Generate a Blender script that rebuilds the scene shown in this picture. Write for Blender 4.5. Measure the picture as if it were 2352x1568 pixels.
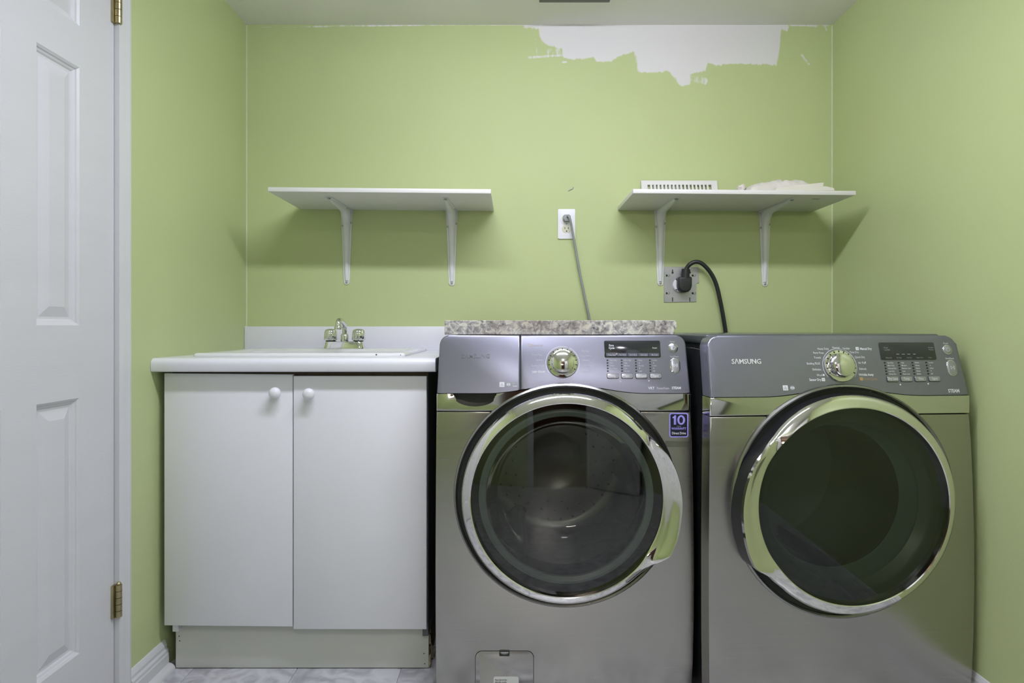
import bpy, bmesh, math, random
from mathutils import Vector, Matrix, noise

random.seed(7)
for o in list(bpy.data.objects):
    bpy.data.objects.remove(o, do_unlink=True)
scene = bpy.context.scene
COL = scene.collection

# ------------------------------------------------------------------ camera
cam_d = bpy.data.cameras.new('camera')
cam = bpy.data.objects.new('camera', cam_d)
COL.objects.link(cam)
cam.location = (0, 0, 1.0)
cam.rotation_euler = (math.radians(90), 0, 0)
cam_d.sensor_width = 36.0
cam_d.lens = 36.0 * 1400 / 2352
cam_d.shift_y = -32 / 2352
cam_d.clip_start = 0.02
scene.camera = cam

# ------------------------------------------------------------------ world / exposure
w = bpy.data.worlds.new('world')
scene.world = w
w.use_nodes = True
w.node_tree.nodes['Background'].inputs[0].default_value = (0.75, 0.8, 0.9, 1)
w.node_tree.nodes['Background'].inputs[1].default_value = 0.15
scene.view_settings.view_transform = 'Standard'
scene.view_settings.look = 'None'
scene.view_settings.gamma = 1.0
scene.view_settings.use_curve_mapping = False
scene.view_settings.exposure = -0.03
LAMP_STRENGTH = 61.0          # emission of the ceiling fixture's lens
REAR_FILL_STRENGTH = 46.0          # added fill dome behind the camera, lifts lower walls and cabinet
HALL_STRENGTH = 130.0          # wall lamp at the end of the hall

# ------------------------------------------------------------------ materials
MATS = {}
def new_mat(name):
    m = bpy.data.materials.new(name)
    m.use_nodes = True
    MATS[name] = m
    nt = m.node_tree
    return m, nt, nt.nodes['Principled BSDF']

def mat(name, col, rough=0.5, metal=0.0, var=0.04, vscale=6.0, bump=0.0, bscale=200.0,
        coat=0.0, spec=0.5, rvar=0.05, stretch=None):
    """principled material with procedural colour, roughness and relief variation"""
    m, nt, p = new_mat(name)
    N, L = nt.nodes, nt.links
    tc = N.new('ShaderNodeTexCoord')
    src = tc.outputs['Object']
    if stretch:
        mp = N.new('ShaderNodeMapping'); mp.inputs['Scale'].default_value = stretch
        L.new(src, mp.inputs[0]); src = mp.outputs[0]
    nz = N.new('ShaderNodeTexNoise'); nz.inputs['Scale'].default_value = vscale
    nz.inputs['Detail'].default_value = 3
    L.new(src, nz.inputs['Vector'])
    cr = N.new('ShaderNodeValToRGB')
    a = [max(0, c * (1 - var)) for c in col]; b = [min(1, c * (1 + var)) for c in col]
    cr.color_ramp.elements[0].color = (*a, 1); cr.color_ramp.elements[1].color = (*b, 1)
    cr.color_ramp.elements[0].position = 0.3; cr.color_ramp.elements[1].position = 0.7
    L.new(nz.outputs['Fac'], cr.inputs[0]); L.new(cr.outputs[0], p.inputs['Base Color'])
    mr = N.new('ShaderNodeMapRange')
    mr.inputs['To Min'].default_value = max(0.0, rough - rvar); mr.inputs['To Max'].default_value = min(1, rough + rvar)
    L.new(nz.outputs['Fac'], mr.inputs['Value']); L.new(mr.outputs[0], p.inputs['Roughness'])
    p.inputs['Metallic'].default_value = metal
    p.inputs['Specular IOR Level'].default_value = spec
    p.inputs['Coat Weight'].default_value = coat
    if bump > 0:
        n2 = N.new('ShaderNodeTexNoise'); n2.inputs['Scale'].default_value = bscale
        n2.inputs['Detail'].default_value = 2
        L.new(src, n2.inputs['Vector'])
        bp = N.new('ShaderNodeBump'); bp.inputs['Strength'].default_value = bump
        bp.inputs['Distance'].default_value = 0.002
        L.new(n2.outputs['Fac'], bp.inputs['Height']); L.new(bp.outputs[0], p.inputs['Normal'])
    return m

GREEN = (0.500, 0.570, 0.285)
mat('wall_green', GREEN, 0.45, var=0.02, vscale=3, bump=0.12, bscale=260, spec=0.4)
mat('ceiling_paint', (0.80, 0.79, 0.77), 0.8, var=0.02, vscale=4, bump=0.1, bscale=120)
mat('white_paint', (0.66, 0.66, 0.68), 0.38, var=0.015, bump=0.05, bscale=150)
mat('door_paint', (0.62, 0.62, 0.645), 0.4, var=0.015, vscale=4, bump=0.10, bscale=90, stretch=(1, 0.35, 4))
mat('laminate', (0.79, 0.79, 0.83), 0.4, var=0.012)
mat('laminate_edge', (0.62, 0.56, 0.42), 0.6)
mat('counter_laminate', (0.77, 0.77, 0.83), 0.25, var=0.012)
mat('enamel', (0.76, 0.76, 0.77), 0.12, var=0.01, coat=0.3)
mat('chrome', (0.80, 0.80, 0.79), 0.05, 1.0, var=0.01, rvar=0.02)
mat('appliance_chrome', (0.78, 0.77, 0.74), 0.07, 1.0, var=0.02, rvar=0.03)
mat('band_chrome', (0.66, 0.66, 0.63), 0.07, 1.0, var=0.03, rvar=0.03)
mat('steel', (0.42, 0.41, 0.385), 0.25, 1.0, var=0.02, vscale=5, bump=0.02, bscale=300, stretch=(1, 1, 30))
mat('console_metal', (0.245, 0.245, 0.305), 0.32, 0.75, var=0.02, bump=0.012, bscale=900, rvar=0.02)
mat('button_metal', (0.40, 0.40, 0.44), 0.28, 0.7, var=0.02)
mat('black_plastic', (0.012, 0.013, 0.015), 0.3, var=0.1)
mat('black_cover', (0.02, 0.022, 0.026), 0.12, var=0.1, coat=0.5)
mat('side_black', (0.018, 0.02, 0.022), 0.28, var=0.1)
mat('lid_grey', (0.10, 0.11, 0.115), 0.18, 0.2, var=0.05)
mat('groove_dark', (0.02, 0.022, 0.02), 0.35, var=0.1)
mat('rim_dark', (0.035, 0.034, 0.03), 0.15, 0.3, var=0.1)
mat('rim_green', (0.17, 0.20, 0.17), 0.3, 0.2, var=0.1)
mat('surround_metal', (0.30, 0.30, 0.28), 0.28, 1.0, var=0.03)
mat('bowl_ring', (0.34, 0.42, 0.41), 0.3, var=0.06)
mat('rubber', (0.10, 0.11, 0.11), 0.6, var=0.08)
mat('drum_steel', (0.24, 0.235, 0.225), 0.3, 1.0, var=0.05)
mat('drum_paint', (0.28, 0.31, 0.29), 0.4, 0.1, var=0.05)
mat('baffle', (0.20, 0.205, 0.205), 0.4, var=0.05)
mat('print_white', (0.72, 0.73, 0.78), 0.5)
mat('print_faint', (0.50, 0.50, 0.56), 0.5)  # on washer print the low contrast stands for glare; elsewhere plain grey
mat('print_grey', (0.30, 0.31, 0.34), 0.5)
mat('print_orange', (0.50, 0.33, 0.16), 0.5)
mat('print_faint_orange', (0.46, 0.40, 0.42), 0.5)  # orange print paled as if washed out by glare
mat('key_blue', (0.09, 0.095, 0.13), 0.35)
mat('print_dark', (0.06, 0.06, 0.06), 0.5)
mat('sticker_blue', (0.17, 0.16, 0.85), 0.3, var=0.1, vscale=40)
mat('sticker_lilac', (0.36, 0.33, 0.95), 0.3, var=0.25, vscale=30)
mat('sticker_navy', (0.012, 0.012, 0.03), 0.25)
mat('paper_label', (0.62, 0.63, 0.62), 0.5)
mat('cord_grey', (0.28, 0.30, 0.30), 0.45)
mat('cord_black', (0.018, 0.019, 0.021), 0.35)
mat('outlet_white', (0.78, 0.78, 0.82), 0.3)
mat('outlet_ivory', (0.60, 0.61, 0.46), 0.35)
mat('slot_dark', (0.015, 0.013, 0.01), 0.6)
mat('zinc', (0.44, 0.44, 0.46), 0.42, 0.8, var=0.08, vscale=18)
mat('brass', (0.42, 0.37, 0.22), 0.38, 1.0, var=0.15, vscale=30)
mat('brand_silver', (0.78, 0.78, 0.80), 0.35, 0.3, var=0.02)
mat('shelf_white', (0.74, 0.73, 0.72), 0.4, var=0.01)
mat('bracket_white', (0.72, 0.73, 0.74), 0.35, var=0.015)
mat('screw_grey', (0.42, 0.42, 0.38), 0.4, 0.5)
mat('cloth', (0.68, 0.64, 0.60), 0.9, var=0.05, vscale=60, bump=0.6, bscale=420)
mat('paper', (0.70, 0.67, 0.60), 0.7, var=0.03)
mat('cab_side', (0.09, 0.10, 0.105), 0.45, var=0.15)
mat('rail_shade_brown', (0.10, 0.075, 0.045), 0.7, var=0.2, vscale=20)  # rail brown with the shade under the counter put into the colour
mat('particle_board', (0.16, 0.11, 0.05), 0.9, var=0.5, vscale=60, bump=0.6, bscale=150)
mat('rot_pale', (0.42, 0.37, 0.25), 0.9, var=0.3, vscale=50, bump=0.6, bscale=150)
mat('kick_white', (0.66, 0.67, 0.62), 0.5, var=0.05, vscale=3)
mat('hall_wall', (0.15, 0.085, 0.055), 0.8, var=0.05)
mat('hall_floor', (0.12, 0.055, 0.025), 0.35, var=0.3, vscale=8, stretch=(8, 1, 1))
mat('metal_vent', (0.13, 0.135, 0.13), 0.5, var=0.05)
mat('fixture_white', (0.75, 0.75, 0.75), 0.4)
mat('caulk', (0.66, 0.71, 0.50), 0.5)
mat('grout', (0.30, 0.30, 0.31), 0.8)

def mat_tile():
    m, nt, p = new_mat('tile_marble')
    N, L = nt.nodes, nt.links
    tc = N.new('ShaderNodeTexCoord'); oi = N.new('ShaderNodeObjectInfo')
    ad = N.new('ShaderNodeVectorMath'); ad.operation = 'ADD'
    sc = N.new('ShaderNodeVectorMath'); sc.operation = 'SCALE'; sc.inputs['Scale'].default_value = 37
    L.new(oi.outputs['Location'], sc.inputs[0])
    L.new(tc.outputs['Object'], ad.inputs[0]); L.new(sc.outputs[0], ad.inputs[1])
    nz = N.new('ShaderNodeTexNoise'); nz.inputs['Scale'].default_value = 13; nz.inputs['Detail'].default_value = 8
    nz.inputs['Distortion'].default_value = 1.6
    L.new(ad.outputs[0], nz.inputs['Vector'])
    cr = N.new('ShaderNodeValToRGB'); e = cr.color_ramp.elements
    e[0].position = 0.32; e[0].color = (0.36, 0.36, 0.39, 1)
    e[1].position = 0.62; e[1].color = (0.62, 0.62, 0.66, 1)
    L.new(nz.outputs['Fac'], cr.inputs[0]); L.new(cr.outputs[0], p.inputs['Base Color'])
    p.inputs['Roughness'].default_value = 0.3
mat_tile()

def mat_granite():
    m, nt, p = new_mat('granite')
    N, L = nt.nodes, nt.links
    tc = N.new('ShaderNodeTexCoord')
    n1 = N.new('ShaderNodeTexNoise'); n1.inputs['Scale'].default_value = 60; n1.inputs['Detail'].default_value = 9
    n1.inputs['Roughness'].default_value = 0.68; n1.inputs['Distortion'].default_value = 0.8
    n2 = N.new('ShaderNodeTexNoise'); n2.inputs['Scale'].default_value = 9; n2.inputs['Detail'].default_value = 4
    L.new(tc.outputs['Object'], n1.inputs['Vector']); L.new(tc.outputs['Object'], n2.inputs['Vector'])
    cr = N.new('ShaderNodeValToRGB'); e = cr.color_ramp.elements
    e[0].position = 0.32; e[0].color = (0.05, 0.05, 0.055, 1)
    e[1].position = 0.66; e[1].color = (0.72, 0.71, 0.58, 1)
    a = e.new(0.42); a.color = (0.26, 0.25, 0.25, 1)
    b = e.new(0.50); b.color = (0.42, 0.40, 0.40, 1)
    c = e.new(0.56); c.color = (0.60, 0.59, 0.55, 1)
    L.new(n1.outputs['Fac'], cr.inputs[0])
    c2 = N.new('ShaderNodeValToRGB'); f = c2.color_ramp.elements
    f[0].position = 0.36; f[0].color = (0.66, 0.60, 0.56, 1)
    f[1].position = 0.58; f[1].color = (1.0, 1.0, 0.98, 1)
    L.new(n2.outputs['Fac'], c2.inputs[0])
    mx = N.new('ShaderNodeMix'); mx.data_type = 'RGBA'; mx.blend_type = 'MULTIPLY'
    mx.inputs['Factor'].default_value = 1.0
    L.new(cr.outputs[0], mx.inputs[6]); L.new(c2.outputs[0], mx.inputs[7])
    L.new(mx.outputs[2], p.inputs['Base Color'])
    p.inputs['Roughness'].default_value = 0.5
mat_granite()

def mat_back_wall():
    """green paint, with the bare white filler patch taken from the mesh attribute 'patch'"""
    m, nt, p = new_mat('back_wall_paint')
    N, L = nt.nodes, nt.links
    tc = N.new('ShaderNodeTexCoord')
    at = N.new('ShaderNodeAttribute'); at.attribute_name = 'patch'
    n1 = N.new('ShaderNodeTexNoise'); n1.inputs['Scale'].default_value = 75; n1.inputs['Detail'].default_value = 5
    mp = N.new('ShaderNodeMapping'); mp.inputs['Scale'].default_value = (1, 1, 0.3)
    L.new(tc.outputs['Object'], mp.inputs[0]); L.new(mp.outputs[0], n1.inputs['Vector'])
    ad = N.new('ShaderNodeMath'); ad.operation = 'MULTIPLY_ADD'; ad.inputs[1].default_value = 0.9; ad.inputs[2].default_value = -0.45
    L.new(n1.outputs['Fac'], ad.inputs[0])
    sm = N.new('ShaderNodeMath'); sm.operation = 'ADD'
    L.new(at.outputs['Fac'], sm.inputs[0]); L.new(ad.outputs[0], sm.inputs[1])
    mr = N.new('ShaderNodeMapRange'); mr.inputs['From Min'].default_value = 0.40; mr.inputs['From Max'].default_value = 0.62
    L.new(sm.outputs[0], mr.inputs['Value'])
    big = N.new('ShaderNodeTexNoise'); big.inputs['Scale'].default_value = 3
    L.new(tc.outputs['Object'], big.inputs['Vector'])
    cr = N.new('ShaderNodeValToRGB')
    cr.color_ramp.elements[0].position = 0.3; cr.color_ramp.elements[1].position = 0.7
    cr.color_ramp.elements[0].color = (*[c * 0.98 for c in GREEN], 1)
    cr.color_ramp.elements[1].color = (*[c * 1.02 for c in GREEN], 1)
    L.new(big.outputs['Fac'], cr.inputs[0])
    mx = N.new('ShaderNodeMix'); mx.data_type = 'RGBA'
    L.new(mr.outputs[0], mx.inputs['Factor']); L.new(cr.outputs[0], mx.inputs[6])
    mx.inputs[7].default_value = (0.72, 0.705, 0.715, 1)
    L.new(mx.outputs[2], p.inputs['Base Color'])
    p.inputs['Roughness'].default_value = 0.55
    p.inputs['Specular IOR Level'].default_value = 0.35
    b = N.new('ShaderNodeTexNoise'); b.inputs['Scale'].default_value = 260
    L.new(tc.outputs['Object'], b.inputs['Vector'])
    bp = N.new('ShaderNodeBump'); bp.inputs['Strength'].default_value = 0.12; bp.inputs['Distance'].default_value = 0.002
    L.new(b.outputs['Fac'], bp.inputs['Height']); L.new(bp.outputs[0], p.inputs['Normal'])
mat_back_wall()

def mat_glass(name, tint, refl=0.06, rough=0.02, ior=1.5):
    """thin tinted pane: light passes straight through, a fresnel share is mirrored"""
    m = bpy.data.materials.new(name); m.use_nodes = True; MATS[name] = m
    nt = m.node_tree; N, L = nt.nodes, nt.links
    N.remove(N['Principled BSDF'])
    out = N['Material Output']
    tr = N.new('ShaderNodeBsdfTransparent'); gl = N.new('ShaderNodeBsdfGlossy')
    gl.inputs['Roughness'].default_value = rough
    tc = N.new('ShaderNodeTexCoord'); nz = N.new('ShaderNodeTexNoise'); nz.inputs['Scale'].default_value = 9
    L.new(tc.outputs['Object'], nz.inputs['Vector'])
    cr = N.new('ShaderNodeValToRGB')
    cr.color_ramp.elements[0].color = (*[c * 0.92 for c in tint], 1)
    cr.color_ramp.elements[1].color = (*tint, 1)
    L.new(nz.outputs['Fac'], cr.inputs[0]); L.new(cr.outputs[0], tr.inputs[0])
    fr = N.new('ShaderNodeFresnel'); fr.inputs['IOR'].default_value = ior
    ad = N.new('ShaderNodeMath'); ad.operation = 'ADD'; ad.use_clamp = True
    ad.inputs[1].default_value = refl
    L.new(fr.outputs[0], ad.inputs[0])
    mx = N.new('ShaderNodeMixShader')
    L.new(ad.outputs[0], mx.inputs[0]); L.new(tr.outputs[0], mx.inputs[1]); L.new(gl.outputs[0], mx.inputs[2])
    L.new(mx.outputs[0], out.inputs['Surface'])
mat_glass('window_glass', (0.64, 0.65, 0.63), 0.045)
mat_glass('bowl_glass', (0.80, 0.84, 0.82), 0.02, 0.04, 1.18)
mat_glass('dryer_glass', (0.55, 0.60, 0.55), 0.015)
mat_glass('clear_tape', (0.80, 0.82, 0.80), 0.04, 0.25)

def mat_emit(name, col, strength):
    m, nt, p = new_mat(name)
    p.inputs['Base Color'].default_value = (0.8, 0.8, 0.8, 1)
    p.inputs['Emission Color'].default_value = (*col, 1)
    p.inputs['Emission Strength'].default_value = strength
mat_emit('fill_dome_lens', (0.97, 0.95, 1.03), REAR_FILL_STRENGTH)
mat_emit('hall_lens', (1.0, 0.92, 0.84), HALL_STRENGTH)
mat_emit('lamp_lens', (0.93, 0.94, 1.09), LAMP_STRENGTH)

# ------------------------------------------------------------------ mesh helpers
def finish(bm, name, material, parent=None, smooth=True, angle=35):
    bmesh.ops.recalc_face_normals(bm, faces=bm.faces)
    me = bpy.data.meshes.new(name)
    bm.to_mesh(me); bm.free()
    if smooth:
        me.polygons.foreach_set('use_smooth', [True] * len(me.polygons))
        me.set_sharp_from_angle(angle=math.radians(angle))
    me.materials.append(MATS[material])
    o = bpy.data.objects.new(name, me)
    COL.objects.link(o)
    if parent is not None:
        o.parent = parent
    return o

def empty(name, loc=(0, 0, 0), rz=0.0):
    o = bpy.data.objects.new(name, None)
    o.empty_display_size = 0.05
    COL.objects.link(o)
    o.location = loc; o.rotation_euler = (0, 0, rz)
    return o

def tag(o, label=None, cat=None, group=None, kind=None):
    if label: o['label'] = label
    if cat: o['category'] = cat
    if group: o['group'] = group
    if kind: o['kind'] = kind
    return o

def a_box(bm, x0, x1, y0, y1, z0, z1, bev=0.0, seg=2, M=None):
    r = bmesh.ops.create_cube(bm, size=1.0)
    vs = r['verts']
    for v in vs:
        v.co = Vector((x0 + (v.co.x + .5) * (x1 - x0), y0 + (v.co.y + .5) * (y1 - y0), z0 + (v.co.z + .5) * (z1 - z0)))
    if M is not None:
        for v in vs: v.co = M @ v.co
    if bev > 0:
        es = list({e for v in vs for e in v.link_edges})
        bmesh.ops.bevel(bm, geom=es, offset=bev, segments=seg, profile=0.5, affect='EDGES')

def box(name, m, x0, x1, y0, y1, z0, z1, bev=0.0, seg=2, parent=None, M=None):
    bm = bmesh.new(); a_box(bm, x0, x1, y0, y1, z0, z1, bev, seg, M)
    return finish(bm, name, m, parent)

def a_prism(bm_out, pts, y0, y1, bev=0.0, seg=2, M=None, plane='xz'):
    """outline in (x,z), extruded along y from y0 (front) to y1; the front rim is bevelled"""
    def mk(a, b, y):
        if plane == 'xz': return Vector((a, y, b))
        if plane == 'yz': return Vector((y, a, b))
        return Vector((a, b, y))
    bm = bmesh.new()
    vf = [bm.verts.new(mk(a, b, y0)) for a, b in pts]
    vb = [bm.verts.new(mk(a, b, y1)) for a, b in pts]
    n = len(pts)
    ff = bm.faces.new(vf); fb = bm.faces.new(vb[::-1])
    for i in range(n):
        bm.faces.new((vf[i], vb[i], vb[(i + 1) % n], vf[(i + 1) % n]))
    if bev > 0:
        bmesh.ops.bevel(bm, geom=list(ff.edges), offset=bev, segments=seg, profile=0.5, affect='EDGES', clamp_overlap=True)
    if M is not None: bm.transform(M)
    me = bpy.data.meshes.new('tmp'); bm.to_mesh(me); bm.free()
    bm_out.from_mesh(me); bpy.data.meshes.remove(me)

def prism(name, m, pts, y0, y1, bev=0.0, seg=2, parent=None, M=None, plane='xz', angle=35):
    bm = bmesh.new(); a_prism(bm, pts, y0, y1, bev, seg, M, plane)
    return finish(bm, name, m, parent, angle=angle)

def a_lathe(bm, prof, c=(0, 0), n=64, M=None, axis='y'):
    """prof: (radius, along); turned round an axis parallel to y through (x,z)=c"""
    rings = []
    for r, h in prof:
        if r < 1e-6:
            co = Vector((c[0], h, c[1])) if axis == 'y' else Vector((c[0], c[1], h))
            rings.append([bm.verts.new(M @ co if M else co)])
        else:
            rg = []
            for i in range(n):
                a = 2 * math.pi * i / n
                co = Vector((c[0] + r * math.cos(a), h, c[1] + r * math.sin(a))) if axis == 'y' else \
                    Vector((c[0] + r * math.cos(a), c[1] + r * math.sin(a), h))
                rg.append(bm.verts.new(M @ co if M else co))
            rings.append(rg)
    for k in range(len(rings) - 1):
        A, B = rings[k], rings[k + 1]
        for i in range(n):
            j = (i + 1) % n
            if len(A) == 1 and len(B) == 1: continue
            if len(A) == 1: bm.faces.new((A[0], B[j], B[i]))
            elif len(B) == 1: bm.faces.new((A[i], A[j], B[0]))
            else: bm.faces.new((A[i], A[j], B[j], B[i]))

def lathe(name, m, prof, c=(0, 0), n=64, parent=None, M=None, axis='y', angle=35):
    bm = bmesh.new(); a_lathe(bm, prof, c, n, M, axis)
    return finish(bm, name, m, parent, angle=angle)

def smooth_path(pts, k=8):
    P = [Vector(p) for p in pts]
    P = [P[0] * 2 - P[1]] + P + [P[-1] * 2 - P[-2]]
    out = []
    for i in range(1, len(P) - 2):
        for j in range(k):
            t = j / k
            a, b, c, d = P[i - 1], P[i], P[i + 1], P[i + 2]
            out.append(0.5 * ((2 * b) + (c - a) * t + (2 * a - 5 * b + 4 * c - d) * t * t + (3 * b - a - 3 * c + d) * t ** 3))
    out.append(P[-2])
    return out

def a_tube(bm, path, rad, n=14, caps=True):
    P = [Vector(p) for p in path]
    rings = []
    up = Vector((0.31, 0.2, 0.9)).normalized()
    t0 = (P[1] - P[0]).normalized()
    side = t0.cross(up)
    if side.length < 1e-3: side = t0.cross(Vector((1, 0, 0)))
    side.normalize()
    for i, p in enumerate(P):
        t = (P[min(i + 1, len(P) - 1)] - P[max(i - 1, 0)]).normalized()
        side = (side - t * side.dot(t)).normalized()
        bn = t.cross(side)
        r = rad[i] if isinstance(rad, (list, tuple)) else rad
        rings.append([bm.verts.new(p + r * (math.cos(2 * math.pi * k / n) * side + math.sin(2 * math.pi * k / n) * bn)) for k in range(n)])
    for A, B in zip(rings, rings[1:]):
        for k in range(n):
            bm.faces.new((A[k], A[(k + 1) % n], B[(k + 1) % n], B[k]))
    if caps:
        bm.faces.new(rings[0][::-1]); bm.faces.new(rings[-1])

def tube(name, m, path, rad, n=14, parent=None):
    bm = bmesh.new(); a_tube(bm, path, rad, n)
    return finish(bm, name, m, parent, angle=50)

def rrect(x0, x1, z0, z1, r, k=5):
    pts = []
    for cx, cz, a0 in ((x1 - r, z1 - r, 0), (x0 + r, z1 - r, 90), (x0 + r, z0 + r, 180), (x1 - r, z0 + r, 270)):
        for i in range(k + 1):
            a = math.radians(a0 + 90 * i / k)
            pts.append((cx + r * math.cos(a), cz + r * math.sin(a)))
    return pts

def interp(tab, x):
    if x <= tab[0][0]: return tab[0][1]
    for (a, va), (b, vb) in zip(tab, tab[1:]):
        if x <= b:
            t = (x - a) / (b - a)
            return va + (vb - va) * t
    return tab[-1][1]

def sstep(a, b, x):
    t = max(0, min(1, (x - a) / (b - a)))
    return t * t * (3 - 2 * t)

# lettering: strings are collected, turned into mesh once at the end
TEXTS = []
def text(s, M, size, align, material, parent, part, bold=0.0, width=1.0, extrude=0.0):
    TEXTS.append((s, M, size, align, material, parent, part, bold, width, extrude))

def flush_texts():
    made = []
    for t in TEXTS:
        s, M, size, align, material, parent, part, bold, width, ext = t
        cu = bpy.data.curves.new('lettering', 'FONT')
        cu.body = s; cu.size = size; cu.align_x = align; cu.align_y = 'BOTTOM_BASELINE'
        cu.offset = bold * size; cu.resolution_u = 2; cu.extrude = ext
        o = bpy.data.objects.new('lettering', cu); COL.objects.link(o)
        made.append((o, cu, t))
    dg = bpy.context.evaluated_depsgraph_get(); dg.update()
    groups = {}
    for o, cu, t in made:
        me = bpy.data.meshes.new_from_object(o.evaluated_get(dg))
        s, M, size, align, material, parent, part, bold, width, ext = t
        # text lies in xy: x stays, y becomes z, z becomes -y
        T = M @ Matrix(((width, 0, 0, 0), (0, 0, -1, 0), (0, 1, 0, 0), (0, 0, 0, 1)))
        me.transform(T)
        groups.setdefault((parent.name, part, material), (parent, []))[1].append(me)
        bpy.data.objects.remove(o, do_unlink=True)
        bpy.data.curves.remove(cu)
    for (pn, part, material), (parent, meshes) in groups.items():
        bm = bmesh.new()
        for me in meshes:
            bm.from_mesh(me); bpy.data.meshes.remove(me)
        m2 = bpy.data.meshes.new(part); bm.to_mesh(m2); bm.free()
        m2.materials.clear(); m2.materials.append(MATS[material])
        o = bpy.data.objects.new(part, m2); COL.objects.link(o); o.parent = parent; o['kind'] = 'stuff'

# ------------------------------------------------------------------ the room
XL, XR, YB, YR, ZC = -1.02, 1.23, 2.341, -1.0, 2.162

# floor: separate square vinyl tiles with fine joints
bm = bmesh.new(); a_box(bm, XL - .05, XR + .05, YR - .06, YB + .05, -0.06, -0.0025)
floor = finish(bm, 'floor', 'grout', smooth=False)
tag(floor, 'light grey marbled tile floor of the laundry room', 'floor', kind='structure')
TS = 0.3048
tile_cache = {}
def tile_mesh(wx, wy):
    key = (round(wx, 4), round(wy, 4))
    if key not in tile_cache:
        b = bmesh.new(); a_box(b, 0, wx, 0, wy, -0.004, 0.0, 0.0008, 1)
        me = bpy.data.meshes.new('tile'); bmesh.ops.recalc_face_normals(b, faces=b.faces)
        b.to_mesh(me); b.free(); me.materials.append(MATS['tile_marble'])
        tile_cache[key] = me
    return tile_cache[key]
gx0, gy0 = -0.934 - TS, 1.615
i0 = -12
for i in range(0, 10):
    for j in range(-12, 6):
        a0, a1 = gx0 + i * TS, gx0 + (i + 1) * TS - 0.0012
        b0, b1 = gy0 + j * TS, gy0 + (j + 1) * TS - 0.0012
        a0, a1 = max(a0, XL), min(a1, XR); b0, b1 = max(b0, YR), min(b1, YB)
        if a1 - a0 < 0.01 or b1 - b0 < 0.01: continue
        t = bpy.data.objects.new('tile', tile_mesh(a1 - a0, b1 - b0)); COL.objects.link(t)
        t.location = (a0, b0, 0); t.parent = floor

# back wall with the bare, unpainted patch under the ceiling
def wz(py): return 1 + (752 - py) / 598.0
def wx_(px): return (px - 1176) / 598.0
PATCH = [(1202, 50), (1202, 66), (1222, 64), (1236, 68), (1240, 85), (1248, 100), (1272, 108), (1290, 112), (1292, 130), (1305, 136),
         (1335, 136), (1362, 131), (1372, 142), (1388, 144), (1402, 141), (1420, 130), (1440, 124), (1458, 117), (1461, 140),
         (1466, 166), (1500, 168), (1538, 163), (1550, 178), (1554, 190), (1566, 198), (1584, 194), (1586, 170), (1600, 166), (1622, 165),
         (1626, 146), (1640, 150), (1690, 146), (1760, 148), (1784, 150), (1787, 120), (1792, 90), (1796, 68), (1808, 72), (1814, 62), (1800, 50)]
PATCH_W = [(wx_(a), wz(b)) for a, b in PATCH]
EXTRA = [  # thin smears of filler: (px0,py0,px1,py1,half width px, strength)
    (1215, 132, 1290, 127, 3.2, 0.56), (1230, 90, 1234, 128, 2.5, 0.42), (1842, 126, 1858, 148, 3.2, 0.60), (1830, 104, 1836, 110, 3.0, 0.55),
    (1810, 57, 1876, 60, 2.8, 0.62), (1890, 57, 1905, 56, 2.2, 0.62), (1896, 60, 1898, 70, 2.2, 0.6), (1293, 143, 1300, 142, 2.4, 0.62),
    (700, 60, 1205, 57, 1.6, 0.60), (600, 62, 760, 62, 1.1, 0.52), (1590, 180, 1618, 186, 9.0, 0.47), (1262, 118, 1290, 118, 8.0, 0.46)]
def seg_d(px, pz, ax, az, bx, bz):
    dx, dz = bx - ax, bz - az
    t = max(0, min(1, ((px - ax) * dx + (pz - az) * dz) / (dx * dx + dz * dz + 1e-12)))
    return math.hypot(px - ax - t * dx, pz - az - t * dz)
def patch_value(x, z):
    ins = False; d = 9
    n = len(PATCH_W)
    for k in range(n):
        ax, az = PATCH_W[k]; bx, bz = PATCH_W[(k + 1) % n]
        if (az > z) != (bz > z) and x < (bx - ax) * (z - az) / (bz - az) + ax: ins = not ins
        d = min(d, seg_d(x, z, ax, az, bx, bz))
    s = d if ins else -d
    v = max(0, min(1, 0.5 + s / 0.024))
    for a, b, c, e, hw, st in EXTRA:
        dd = seg_d(x, z, wx_(a), wz(b), wx_(c), wz(e)) * 598 / hw
        v = max(v, st * (1 - sstep(0.6, 1.7, dd)))
    return v
xs = [XL - .06 + 0.03 * i for i in range(int((0.0 - XL + .06) / .03) + 1)]
xs += [0.0 + 0.0042 * i for i in range(1, int(1.23 / 0.0042) + 1)] + [XR, XR + .06]
zs = [0.0 - .02, 0.5, 1.0, 1.5, 1.88] + [1.885 + 0.0040 * i for i in range(int((ZC + .01 - 1.885) / 0.0040) + 1)] + [ZC + .03]
bm = bmesh.new()
lay = bm.verts.layers.float.new('patch')
grid = []
for zz in zs:
    row = []
    for xx in xs:
        v = bm.verts.new((xx, YB, zz))
        v[lay] = patch_value(xx, zz) if zz > 1.86 else 0.0
        row.append(v)
    grid.append(row)
for r in range(len(zs) - 1):
    for c in range(len(xs) - 1):
        bm.faces.new((grid[r][c], grid[r][c + 1], grid[r + 1][c + 1], grid[r + 1][c]))
a_box(bm, XL - .06, XR + .06, YB + .0005, YB + .08, -.02, ZC + .03)
me = bpy.data.meshes.new('wall_back'); bmesh.ops.recalc_face_normals(bm, faces=bm.faces[-6:]); bm.to_mesh(me); bm.free()
me.materials.append(MATS['back_wall_paint'])
wall_back = bpy.data.objects.new('wall_back', me); COL.objects.link(wall_back)
tag(wall_back, 'light green back wall with a bare white patch under the ceiling', 'wall', kind='structure')
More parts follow.
